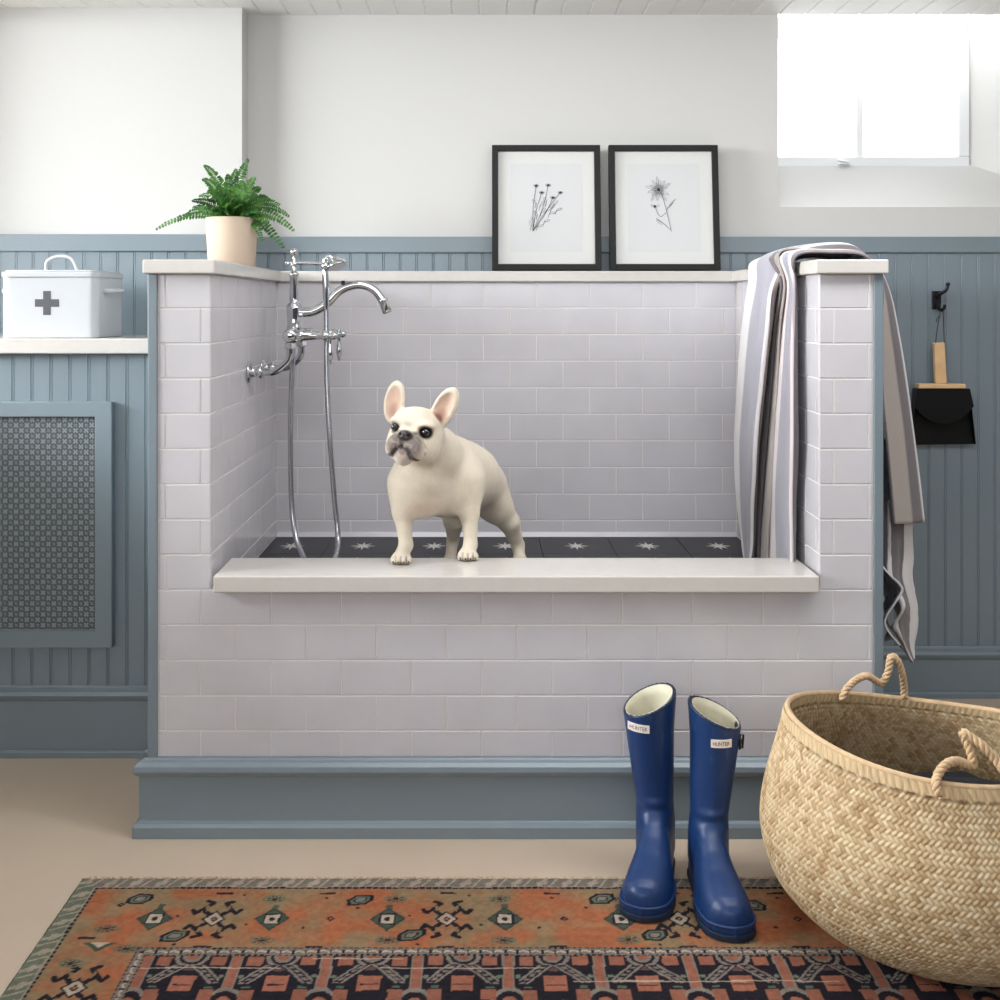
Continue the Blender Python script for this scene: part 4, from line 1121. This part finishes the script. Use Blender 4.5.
for v_ in vv:
    v_.co.z = .03; v_.co.xy = Vector((BC[0], BC[1]))+(v_.co.xy-Vector((BC[0], BC[1])))*.72
bmesh.ops.contextual_create(bmx, geom=[e_ for e_ in bmx.edges if e_.is_boundary])
o = obj('folded_clothes', bmx, 'dark_cloth', None, smooth=True)
tag(o, 'dark crumpled cloth lying inside the seagrass basket', 'clothes')

# ================================================================== TOWEL
WH = np.array(rgb(222, 218, 219)); LG = np.array(rgb(158, 156, 166)); BR_ = np.array(rgb(112, 104, 108)); TP = np.array(rgb(170, 160, 154)); PK = np.array(rgb(214, 202, 204)); DK = np.array(rgb(78, 74, 80))
def xY(px, x): return x*F/(px-VX)      # depth at which lateral x shows at this column
def inner(px, py, x): Y = xY(px, x); return P3(px, py, Y)
def sheet(strands, cols, per=16, nst=14, wr=.0015, seed=0):
    """strands: list of 3-D polylines (equal count); cols: list of (t0, t1, colour)"""
    S_ = [np.array(cat_rom(s, nst)) for s in strands]; m = len(S_[0])
    G_ = []
    for j in range(m): G_.append(cat_rom([s[j] for s in S_], per))
    G_ = np.array(G_)                    # m x nu
    G_ = G_.transpose(1, 0, 2); nu = G_.shape[0]
    tu = np.linspace(0, 1, nu); tv = np.linspace(0, 1, m)
    TU, TV = np.meshgrid(tu, tv, indexing='ij')
    wv = wr*np.sin(TU*17+TV*6+seed)+wr*.8*np.sin(TU*31-TV*9+seed*2)+wr*1.4*(noise2(TU, TV*3, 9, 50+seed)-.5)
    G_[..., 0] += wv; G_[..., 1] += wv*.5
    c = np.zeros((nu, m, 3))
    for a, b, k in cols: c[(TU >= a) & (TU <= b)] = k
    return G_, c, nu, m
parts = []
capz = CAPZ+.003
# top layer: far edge A to hem B
def over(xs, Y, z): return [np.array([x_, Y+dy, z+dz]) for x_, dy, dz in xs]
stA = [P3(744, 572, 3.06), inner(742, 545, .69), inner(736, 500, .685), inner(734, 440, .68), inner(738, 380, .675), inner(742, 330, .675), inner(749, 285, .685), np.array([.712, 3.02, 1.262]), np.array([.78, 3.0, 1.268]), np.array([.86, 2.98, 1.262]), np.array([.905, 2.96, 1.17]), np.array([.915, 2.95, 1.02]), np.array([.93, 2.94, .85]), np.array([.94, 2.93, .68])]
stM = [P3(748, 572, 2.97), inner(746, 545, .69), inner(745, 500, .68), inner(746, 440, .665), inner(751, 380, .66), inner(756, 330, .665), inner(763, 285, .68), np.array([.715, 2.86, 1.272]), np.array([.78, 2.84, 1.292]), np.array([.86, 2.83, 1.29]), np.array([.92, 2.81, 1.19]), np.array([.95, 2.80, 1.03]), np.array([.985, 2.79, .85]), np.array([1.01, 2.78, .665])]
def O(px, py, Y): return P3(px, py, Y)
stB = [P3(749, 572, 2.92), inner(752, 545, .685), inner(753, 500, .68), inner(756, 440, .67), inner(761.5, 380, .67), inner(767, 330, .675), inner(773, 285, .69), O(797, 252, 2.76), O(838, 243.5, 2.74), O(862, 251, 2.74), O(886, 280, 2.74), O(899, 335, 2.73), O(912, 420, 2.72), O(924, 521, 2.71)]
stC = [P3(751, 572, 2.88), inner(755, 545, .70), inner(757, 500, .70), inner(760, 440, .695), inner(766, 380, .69), inner(771, 330, .695), inner(778, 285, .70), O(797, 259.5, 2.70), O(838, 258, 2.69), O(862, 259.5, 2.68), np.array([.902, 2.66, 1.18]), np.array([.910, 2.645, 1.03]), np.array([.925, 2.625, .85]), np.array([.937, 2.61, .652])]
parts.append(sheet([stA, stM, stB, stC], [(0, .20, WH), (.20, .60, LG), (.60, .71, WH), (.71, .83, BR_*.9), (.83, .97, TP), (.97, 1, DK)], seed=1))  # last dark strip is shade put into the towel colour
# brown / taupe under layer, long outside end
def under(pin, xin, topY, tz, outp):
    return [P3(pin[0], 572, xY(pin[0], xin)), inner(pin[0], 545, xin), inner(pin[1], 500, xin), inner(pin[2], 440, xin-.003), inner(pin[3], 380, xin-.003), inner(pin[4], 330, xin), inner(pin[5], 285, xin), np.array([.712, topY, 1.258+tz]), np.array([.79, topY, 1.266+tz]), np.array([.87, topY-.01, 1.255+tz])]+outp
oB = lambda Y, x1, x2, z: [np.array([.895, Y, 1.19]), np.array([x1, Y, 1.08]), np.array([x2, Y, .95]), np.array([x2+.003, Y, z])]
s1 = under((749, 752, 757, 765, 770, 777), .712, 2.86, .003, oB(2.84, .90, .905, .80))
s2 = under((757, 760, 765, 771, 775, 781), .704, 2.80, .014, oB(2.79, .902, .91, .80))
s3 = under((763, 765, 769, 774, 778, 784), .712, 2.77, .010, oB(2.75, .904, .91, .80))
s4 = under((768, 771, 774, 777, 780, 785), .702, 2.74, .016, oB(2.72, .905, .915, .80))
parts.append(sheet([s1, s2, s3, s4], [(0, .5, BR_), (.5, .58, DK), (.58, 1, TP*.9)], seed=2, wr=.001))
s5 = under((768, 771, 773, 776, 780, 785), .716, 2.74, .002, oB(2.70, .897, .90, .85))
s6 = under((774, 773, 776, 780, 784, 788), .705, 2.715, .010, oB(2.68, .899, .905, .85))
s7 = under((781, 780, 783, 786, 788, 791), .708, 2.69, .006, oB(2.66, .90, .905, .85))
s8 = under((791, 790, 791, 791, 792, 793), .703, 2.64, .010, oB(2.60, .90, .903, .85))
s9 = under((795, 796, 798, 797, 797, 796), .717, 2.59, .001, oB(2.56, .892, .895, .85))
parts.append(sheet([s5, s6, s7, s8, s9], [(0, .08, DK), (.08, .36, PK), (.36, .74, LG*.95), (.74, .84, PK), (.84, 1, BR_)], seed=3, wr=.001))
# hanging tail below the outer hem
T = lambda px, py, Y: P3(px, py, Y)
tA = [T(878, 500, 2.66), T(880, 530, 2.66), T(880, 560, 2.66), T(882, 590, 2.66), T(898, 618, 2.65), T(884, 640, 2.66), T(895, 640, 2.64), T(912, 662, 2.66)]
tB = [T(890, 500, 2.68), T(891, 530, 2.64), T(891, 556, 2.65), T(893, 580, 2.63), T(904, 605, 2.60), T(897, 622, 2.62), T(901, 636, 2.62), T(912, 662, 2.66)]
tC = [T(902, 500, 2.68), T(903, 530, 2.68), T(902, 556, 2.70), T(901, 578, 2.68), T(908, 604, 2.68), T(908, 626, 2.68), T(908, 644, 2.67), T(913, 661, 2.67)]
tD = [T(914, 500, 2.70), T(912, 530, 2.70), T(914, 556, 2.72), T(913, 578, 2.72), T(917, 604, 2.72), T(917, 626, 2.71), T(914, 644, 2.70), T(914, 658, 2.68)]
parts.append(sheet([tA, tB, tC, tD], [(0, .24, BR_), (.24, .34, WH), (.34, .70, BR_*.9), (.70, .96, WH), (.96, 1, WH*.8)], seed=4, wr=.0015))
tE = [T(879, 562, 2.60), T(890, 575, 2.58), T(902, 588, 2.57), T(897, 600, 2.57), T(886, 618, 2.58), T(888, 630, 2.58), T(900, 645, 2.59)]
tF = [T(879, 564, 2.64), T(888, 580, 2.62), T(896, 592, 2.61), T(892, 604, 2.61), T(884, 620, 2.62), T(892, 632, 2.62), T(902, 648, 2.62)]
tG = [T(879, 580, 2.66), T(884, 590, 2.66), T(886, 600, 2.66), T(884, 606, 2.66), T(888, 624, 2.66), T(896, 638, 2.66), T(904, 650, 2.66)]
parts.append(sheet([tE, tF, tG], [(0, .12, WH), (.12, 1, DK*.8)], seed=5, wr=.001))
Vs, Fs, Cs, off = [], [], [], 0
for G_, c_, nu, m in parts:
    uu, ww_ = np.meshgrid(np.arange(nu-1), np.arange(m-1), indexing='ij'); uu = uu.ravel(); ww_ = ww_.ravel()
    Fs.append(np.stack([uu*m+ww_, (uu+1)*m+ww_, (uu+1)*m+ww_+1, uu*m+ww_+1], 1)+off); Vs.append(G_.reshape(-1, 3)); Cs.append(c_.reshape(-1, 3)); off += nu*m
me = bpy.data.meshes.new('striped_towel'); raw_mesh(me, np.concatenate(Vs), np.concatenate(Fs), np.concatenate(Cs))
tw_ = finish('striped_towel', me, 'towel', None, smooth=True); sm = tw_.modifiers.new('s', 'SOLIDIFY'); sm.thickness = .0035; sm.offset = 0
tag(tw_, 'grey and white striped towel draped over the right tub wall', 'towel')

# ================================================================== DOG
HC = P3(416.6, 434.5, 2.56); HS = 1.10
yaw, pitch, roll = math.radians(17), math.radians(10), math.radians(7.5)
Fw = np.array([-math.sin(yaw)*math.cos(pitch), -math.cos(yaw)*math.cos(pitch), math.sin(pitch)])
Rt = np.cross(Fw, [0, 0, 1]); Rt /= np.linalg.norm(Rt); Rt = -Rt if Rt[0] < 0 else Rt
Upv = np.cross(Rt, Fw); Upv = Upv if Upv[2] > 0 else -Upv
R2 = Rt*math.cos(roll)-Upv*math.sin(roll); U2 = Upv*math.cos(roll)+Rt*math.sin(roll)
RH = np.stack([R2, Fw, U2])        # rows: dog-left(screen right), forward, up
def hl(a, b, c): return HC+(R2*a+Fw*b+U2*c)*.01*HS
def rotm(ax, ang):
    return np.array(Matrix.Rotation(ang, 3, ax))
def he(Pp, c, r, extra=None):
    R = RH if extra is None else extra@RH
    return ell(Pp, hl(*c), np.array(r)*.01*HS, R)
J = dict(
    chest=P3(424, 482, 2.665), rib=P3(446, 479, 2.755), loin=P3(470, 477, 2.84), hip=P3(478, 485, 2.90),
    neck=P3(424, 455, 2.635),
    shL=P3(405, 484, 2.650), elL=P3(402.5, 512, 2.635), wrL=P3(406, 545, 2.612), shR=P3(466, 482, 2.69), elR=P3(469.5, 512, 2.672), wrR=P3(470.5, 545, 2.652),
)
zS = ZS1+.0003
pawL = np.array([P3(401.5, 555, 2.592)[0], 2.594, zS+.013]); pawR = np.array([P3(468, 552, 2.628)[0], 2.630, zS+.013])
def dogf(Pp):
    d = ell(Pp, J['chest'], (.074, .085, .082))
    d = smin(d, ell(Pp, J['rib'], (.080, .115, .084), rotm('Z', math.radians(28)).T), .035)
    d = smin(d, cone(Pp, J['rib'], J['loin'], .080, .067), .04)
    d = smin(d, cone(Pp, J['loin'], J['hip'], .066, .056), .04)
    d = smin(d, cone(Pp, P3(438, 452, 2.68), P3(462, 466, 2.80), .050, .055), .04)
    d = smin(d, cone(Pp, J['neck']+[.01, .02, .0], J['chest']+[0.01, .03, .03], .058, .07), .03)
    d = smin(d, cone(Pp, hl(.0, -3, -.6), J['neck']+[.015, .02, 0], .051, .063), .025)
    # breast bone
    d = smin(d, ell(Pp, P3(410, 488, 2.62), (.030, .03, .045)), .025)
    # fore legs
    for s, sh, el, wr, paw in (('L', J['shL'], J['elL'], J['wrL'], pawL), ('R', J['shR'], J['elR'], J['wrR'], pawR)):
        d = smin(d, cone(Pp, sh, el, .037, .0225), .034)
        d = smin(d, cone(Pp, el, wr, .0205, .0150), .012)
        d = smin(d, cone(Pp, wr, paw+[0, .006, .004], .0152, .0165), .008)
        pw = ell(Pp, paw+[-.001, -.002, -.001], (.0225, .022, .0135))
        for k, tx in enumerate((-.0175, -.006, .006, .0175)):
            ty = -.017 if k in (1, 2) else -.011
            pw = smin(pw, ell(Pp, paw+[tx, ty, -.0035], (.0066, .012, .0096)), .0022)
        d = smin(d, pw, .006)
    # hind legs
    hr = J['hip']+[.022, -.01, -.004]; hL = J['hip']+[-.045, .03, -.01]
    kr = P3(509, 522, 2.915); hk = P3(518, 545, 2.955); ft = np.array([hk[0]+.004, 2.935, ZF+.016])
    d = smin(d, cone(Pp, hr, P3(495, 505, 2.90), .052, .041), .03)
    d = smin(d, cone(Pp, P3(495, 505, 2.90), kr, .041, .026), .022)
    d = smin(d, cone(Pp, kr, hk, .0255, .0155), .012)
    d = smin(d, cone(Pp, hk, ft, .0155, .0145), .01)
    d = smin(d, ell(Pp, ft+[0, -.02, -.003], (.021, .034, .0135)), .012)
    kl = P3(454, 520, 2.87); hk2 = P3(453, 540, 2.93); f2 = np.array([P3(450, 560, 2.92)[0], 2.915, ZF+.016])
    d = smin(d, cone(Pp, hL, kl, .052, .026), .025)
    d = smin(d, cone(Pp, kl, hk2, .025, .0145), .012)
    d = smin(d, cone(Pp, hk2, f2, .0145, .014), .01)
    d = smin(d, ell(Pp, f2+[0, -.018, -.003], (.021, .034, .0135)), .012)
    # head
    h = he(Pp, (0, -.3, .6), (5.5, 5.4, 4.9))
    h = smin(h, he(Pp, (0, .8, 2.9), (4.9, 3.6, 2.3)), .012)
    for s in (-1, 1):
        h = smin(h, he(Pp, (s*2.8, .8, -2.5), (2.75, 3.7, 3.4)), .015)
        h = smin(h, he(Pp, (s*2.9, 3.6, 2.0), (1.8, 1.5, 1.0)), .010)         # brow
    h = smin(h, he(Pp, (0, 3.6, -2.2), (3.6, 2.6, 2.8)), .010)
    for s in (-1, 1): h = smin(h, he(Pp, (s*1.95, 4.9, -2.7), (2.1, 1.9, 2.7), rotm('Y', s*.42)), .004)   # flews
    h = smin(h, he(Pp, (0, 5.1, -4.7), (2.0, 1.7, 1.9)), .004)               # chin
    h = smin(h, he(Pp, (0, 5.2, .35), (2.3, 1.0, .5)), .004)                 # nose fold
    h = smin(h, he(Pp, (0, 6.1, -.6), (1.6, .95, 1.05)), .003)               # nose
    for s in (-1, 1): h = smax(h, -he(Pp, (s*3.35, 5.0, .75), (1.3, 1.15, 1.0)), .005)
    h = smax(h, -cone(Pp, hl(0, 7.2, -1.5), hl(0, 7.1, -2.6), .0022, .0022), .002)
    for s in (-1, 1):
        for a, b in zip(MOUTH, MOUTH[1:]): h = smax(h, -cone(Pp, hl(s*a[0], a[1], a[2]), hl(s*b[0], b[1], b[2]), .0036, .0034), .002)
        h = smax(h, -cone(Pp, hl(s*.75, 7.1, -.55), hl(s*.95, 6.3, -.55), .0028, .0026), .001)    # nostrils
        h = smax(h, -cone(Pp, hl(s*2.5, 5.6, .0), hl(s*3.95, 4.1, -2.6), .0022, .0022), .003)   # cheek fold
    for s in (-1, 1):
        c0, er, R = EAR[s]
        e_ = he(Pp, c0, er, R)
        e_ = smax(e_, -he(Pp, (c0[0], c0[1]+1.25, c0[2]-.2), (er[0]*.74, 1.35, er[2]*.83), R), .003)
        h = smin(h, e_, .009)
    return smin(d, h, .012)
MOUTH = [(0, 7.0, -2.7), (1.2, 6.95, -3.5), (2.1, 6.6, -4.7), (3.1, 5.8, -5.3), (4.0, 4.6, -5.3)]
EAR = {-1: ((-6.2, -.4, 5.7), (2.5, 1.2, 4.5), rotm('Y', .06)@rotm('Z', -.25)), 1: ((4.75, -.4, 6.1), (2.4, 1.2, 4.8), rotm('Y', -.30)@rotm('Z', .25))}
V, Fc = surface_nets(dogf, (-.30, 2.46, ZF-.004), (.19, 3.03, 1.02), .0027, 1)
cream = np.array(rgb(218, 206, 187)); c = cream[None].repeat(len(V), 0).copy()
q = (V-HC)@RH.T/.01/HS      # head coordinates in cm
def bl(mask, colr): 
    global c
    mask = np.clip(mask, 0, 1)[:, None]; c = c*(1-mask)+np.array(colr)*mask
def blob(cx, r, soft=.5):
    dd = np.sqrt((((q-np.array(cx))/np.array(r))**2).sum(1)); return np.clip((1-dd)/soft, 0, 1)
bl(blob((0, 5.8, -2.6), (4.0, 2.6, 3.2), .4)*.8, rgb(142, 126, 120))
for s in (-1, 1): bl(blob((s*2.0, 6.0, -2.3), (2.5, 2.6, 3.2), .45)*.8, rgb(92, 80, 79))
bl(blob((0, 6.0, -5.0), (1.9, 1.9, 1.6), .6)*.6, rgb(150, 130, 122))
bl(blob((0, 6.5, -.6), (2.0, 1.4, 1.3), .3), rgb(42, 36, 38))
for s in (-1, 1):
    for a, b in zip(MOUTH, MOUTH[1:]):
        a = np.array((s*a[0], a[1], a[2])); b = np.array((s*b[0], b[1], b[2])); ab = b-a; tt_ = np.clip(((q-a)@ab)/(ab@ab), 0, 1); dd = np.linalg.norm((q-a-tt_[:, None]*ab)*np.array((1, .3, 1)), axis=1)*np.where(q[:, 1] > 3, 1, 9)
        bl(np.clip((.66-dd)/.34, 0, 1)*.92, rgb(46, 34, 34))
bl(blob((0, 6.6, -3.9), (1.0, 1.2, .9), .6)*.6, rgb(92, 66, 62))
bl(blob((0, 7, -2.7), (.35, 1.2, 1.0), .4)*.8, rgb(60, 46, 46))
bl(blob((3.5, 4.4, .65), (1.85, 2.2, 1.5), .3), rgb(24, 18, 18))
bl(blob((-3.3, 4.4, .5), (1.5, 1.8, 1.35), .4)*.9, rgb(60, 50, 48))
bl(blob((-.4, 4.8, 1.7), (1.4, 1.8, .8), .7)*.6, rgb(150, 142, 136))
for s in (-1, 1):
    a = np.array((s*2.2, 6.0, .1)); b = np.array((s*4.1, 4.4, -3.6)); ab = b-a; tt_ = np.clip(((q-a)@ab)/(ab@ab), 0, 1); dd = np.linalg.norm((q-a-tt_[:, None]*ab)*np.array((1, .5, 1)), axis=1)
    bl(np.clip((.42-dd)/.35, 0, 1)*.6, rgb(112, 96, 90))  # crease shade painted along the cheek fold
for s in (-1, 1):
    c0, er, R = EAR[s]; e_ = (q-(np.array(c0)+[0, 1.1, -.2]))@R.T; dd = np.sqrt(((e_/np.array((er[0]*.80, 1.5, er[2]*.86)))**2).sum(1)); m = np.clip((1.05-dd)/.3, 0, 1)*(q[:, 2] > 2.0)
    bl(m*.8, rgb(206, 160, 142))
    low = np.clip((1-np.sqrt((((e_-np.array((s*.1, 0, -1.7)))/np.array((1.6, 1.9, 3.0)))**2).sum(1)))/.6, 0, 1)
    bl(low*m*.95, rgb(104, 62, 48))
for pw_ in (pawL, pawR):
    for tx in (-.0118, 0, .0118):
        dd = np.abs(V[:, 0]-pw_[0]-tx); bl(np.clip((.0026-dd)/.0014, 0, 1)*(V[:, 1] < pw_[1]-.008)*(V[:, 2] < ZS1+.020)*.5, rgb(96, 76, 66))  # dark lines paint the shade between the toes
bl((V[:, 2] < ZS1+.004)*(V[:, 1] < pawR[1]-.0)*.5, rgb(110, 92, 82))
# pink skin on the under chest and inside the fore arms
def wb(p, r, soft=.8): return np.clip((1-np.sqrt((((V-p)/np.array(r))**2).sum(1)))/soft, 0, 1)
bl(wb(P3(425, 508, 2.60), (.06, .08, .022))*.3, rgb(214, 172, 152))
bl(wb(P3(433, 492, 2.58), (.045, .08, .026))*.22, rgb(150, 134, 112)); bl(wb(P3(450, 474, 2.60), (.04, .08, .045))*.4, rgb(156, 142, 122)); bl(wb(P3(494, 508, 2.84), (.035, .06, .03))*.4, rgb(110, 92, 78))  # grey-brown patches on the chest; the thigh patch is painted shade
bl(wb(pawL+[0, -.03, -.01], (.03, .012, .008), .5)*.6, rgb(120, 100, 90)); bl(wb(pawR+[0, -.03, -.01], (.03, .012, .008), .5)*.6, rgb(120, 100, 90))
nn_ = noise2(V[:, 0]*1.3+V[:, 1]*.7+5, V[:, 2]+5, 55, 71)*.5+noise2(V[:, 0]+V[:, 1]+5, V[:, 2]+5, 150, 72)*.5
c = c*(.94+.12*nn_)[:, None]
mz = blob((0, 5.6, -2.8), (4.2, 3.2, 3.6), .4); bl(mz*np.clip((noise2(V[:, 0]*1.4+V[:, 1]+5, V[:, 2]+5, 190, 73)-.55)*4, 0, 1)*.35, rgb(190, 176, 168))
dog = None
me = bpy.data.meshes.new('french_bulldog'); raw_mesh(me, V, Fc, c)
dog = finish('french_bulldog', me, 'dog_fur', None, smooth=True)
tag(dog, 'cream french bulldog standing with front paws on the tub sill', 'dog')
for s, r in ((-1, .0088), (1, .0088)):
    bm = BM(); ce = hl(s*3.35, 4.15, .7); bmesh.ops.create_uvsphere(bm, u_segments=20, v_segments=12, radius=r, matrix=Matrix.Translation(Vector(ce)))
    obj('eye', bm, 'eye', dog, smooth=True)
for paw in (pawL, pawR):
    bm = BM()
    for k, tx in enumerate((-.0175, -.006, .006, .0175)):
        ty = -.029 if k in (1, 2) else -.0225
        lathe(bm, paw+[tx, ty+.004, -.004], (0, -1, -.55), [(0, .0018), (.004, .0017), (.0078, .0004)], 8)
    obj('claws', bm, 'iron', dog, smooth=True)
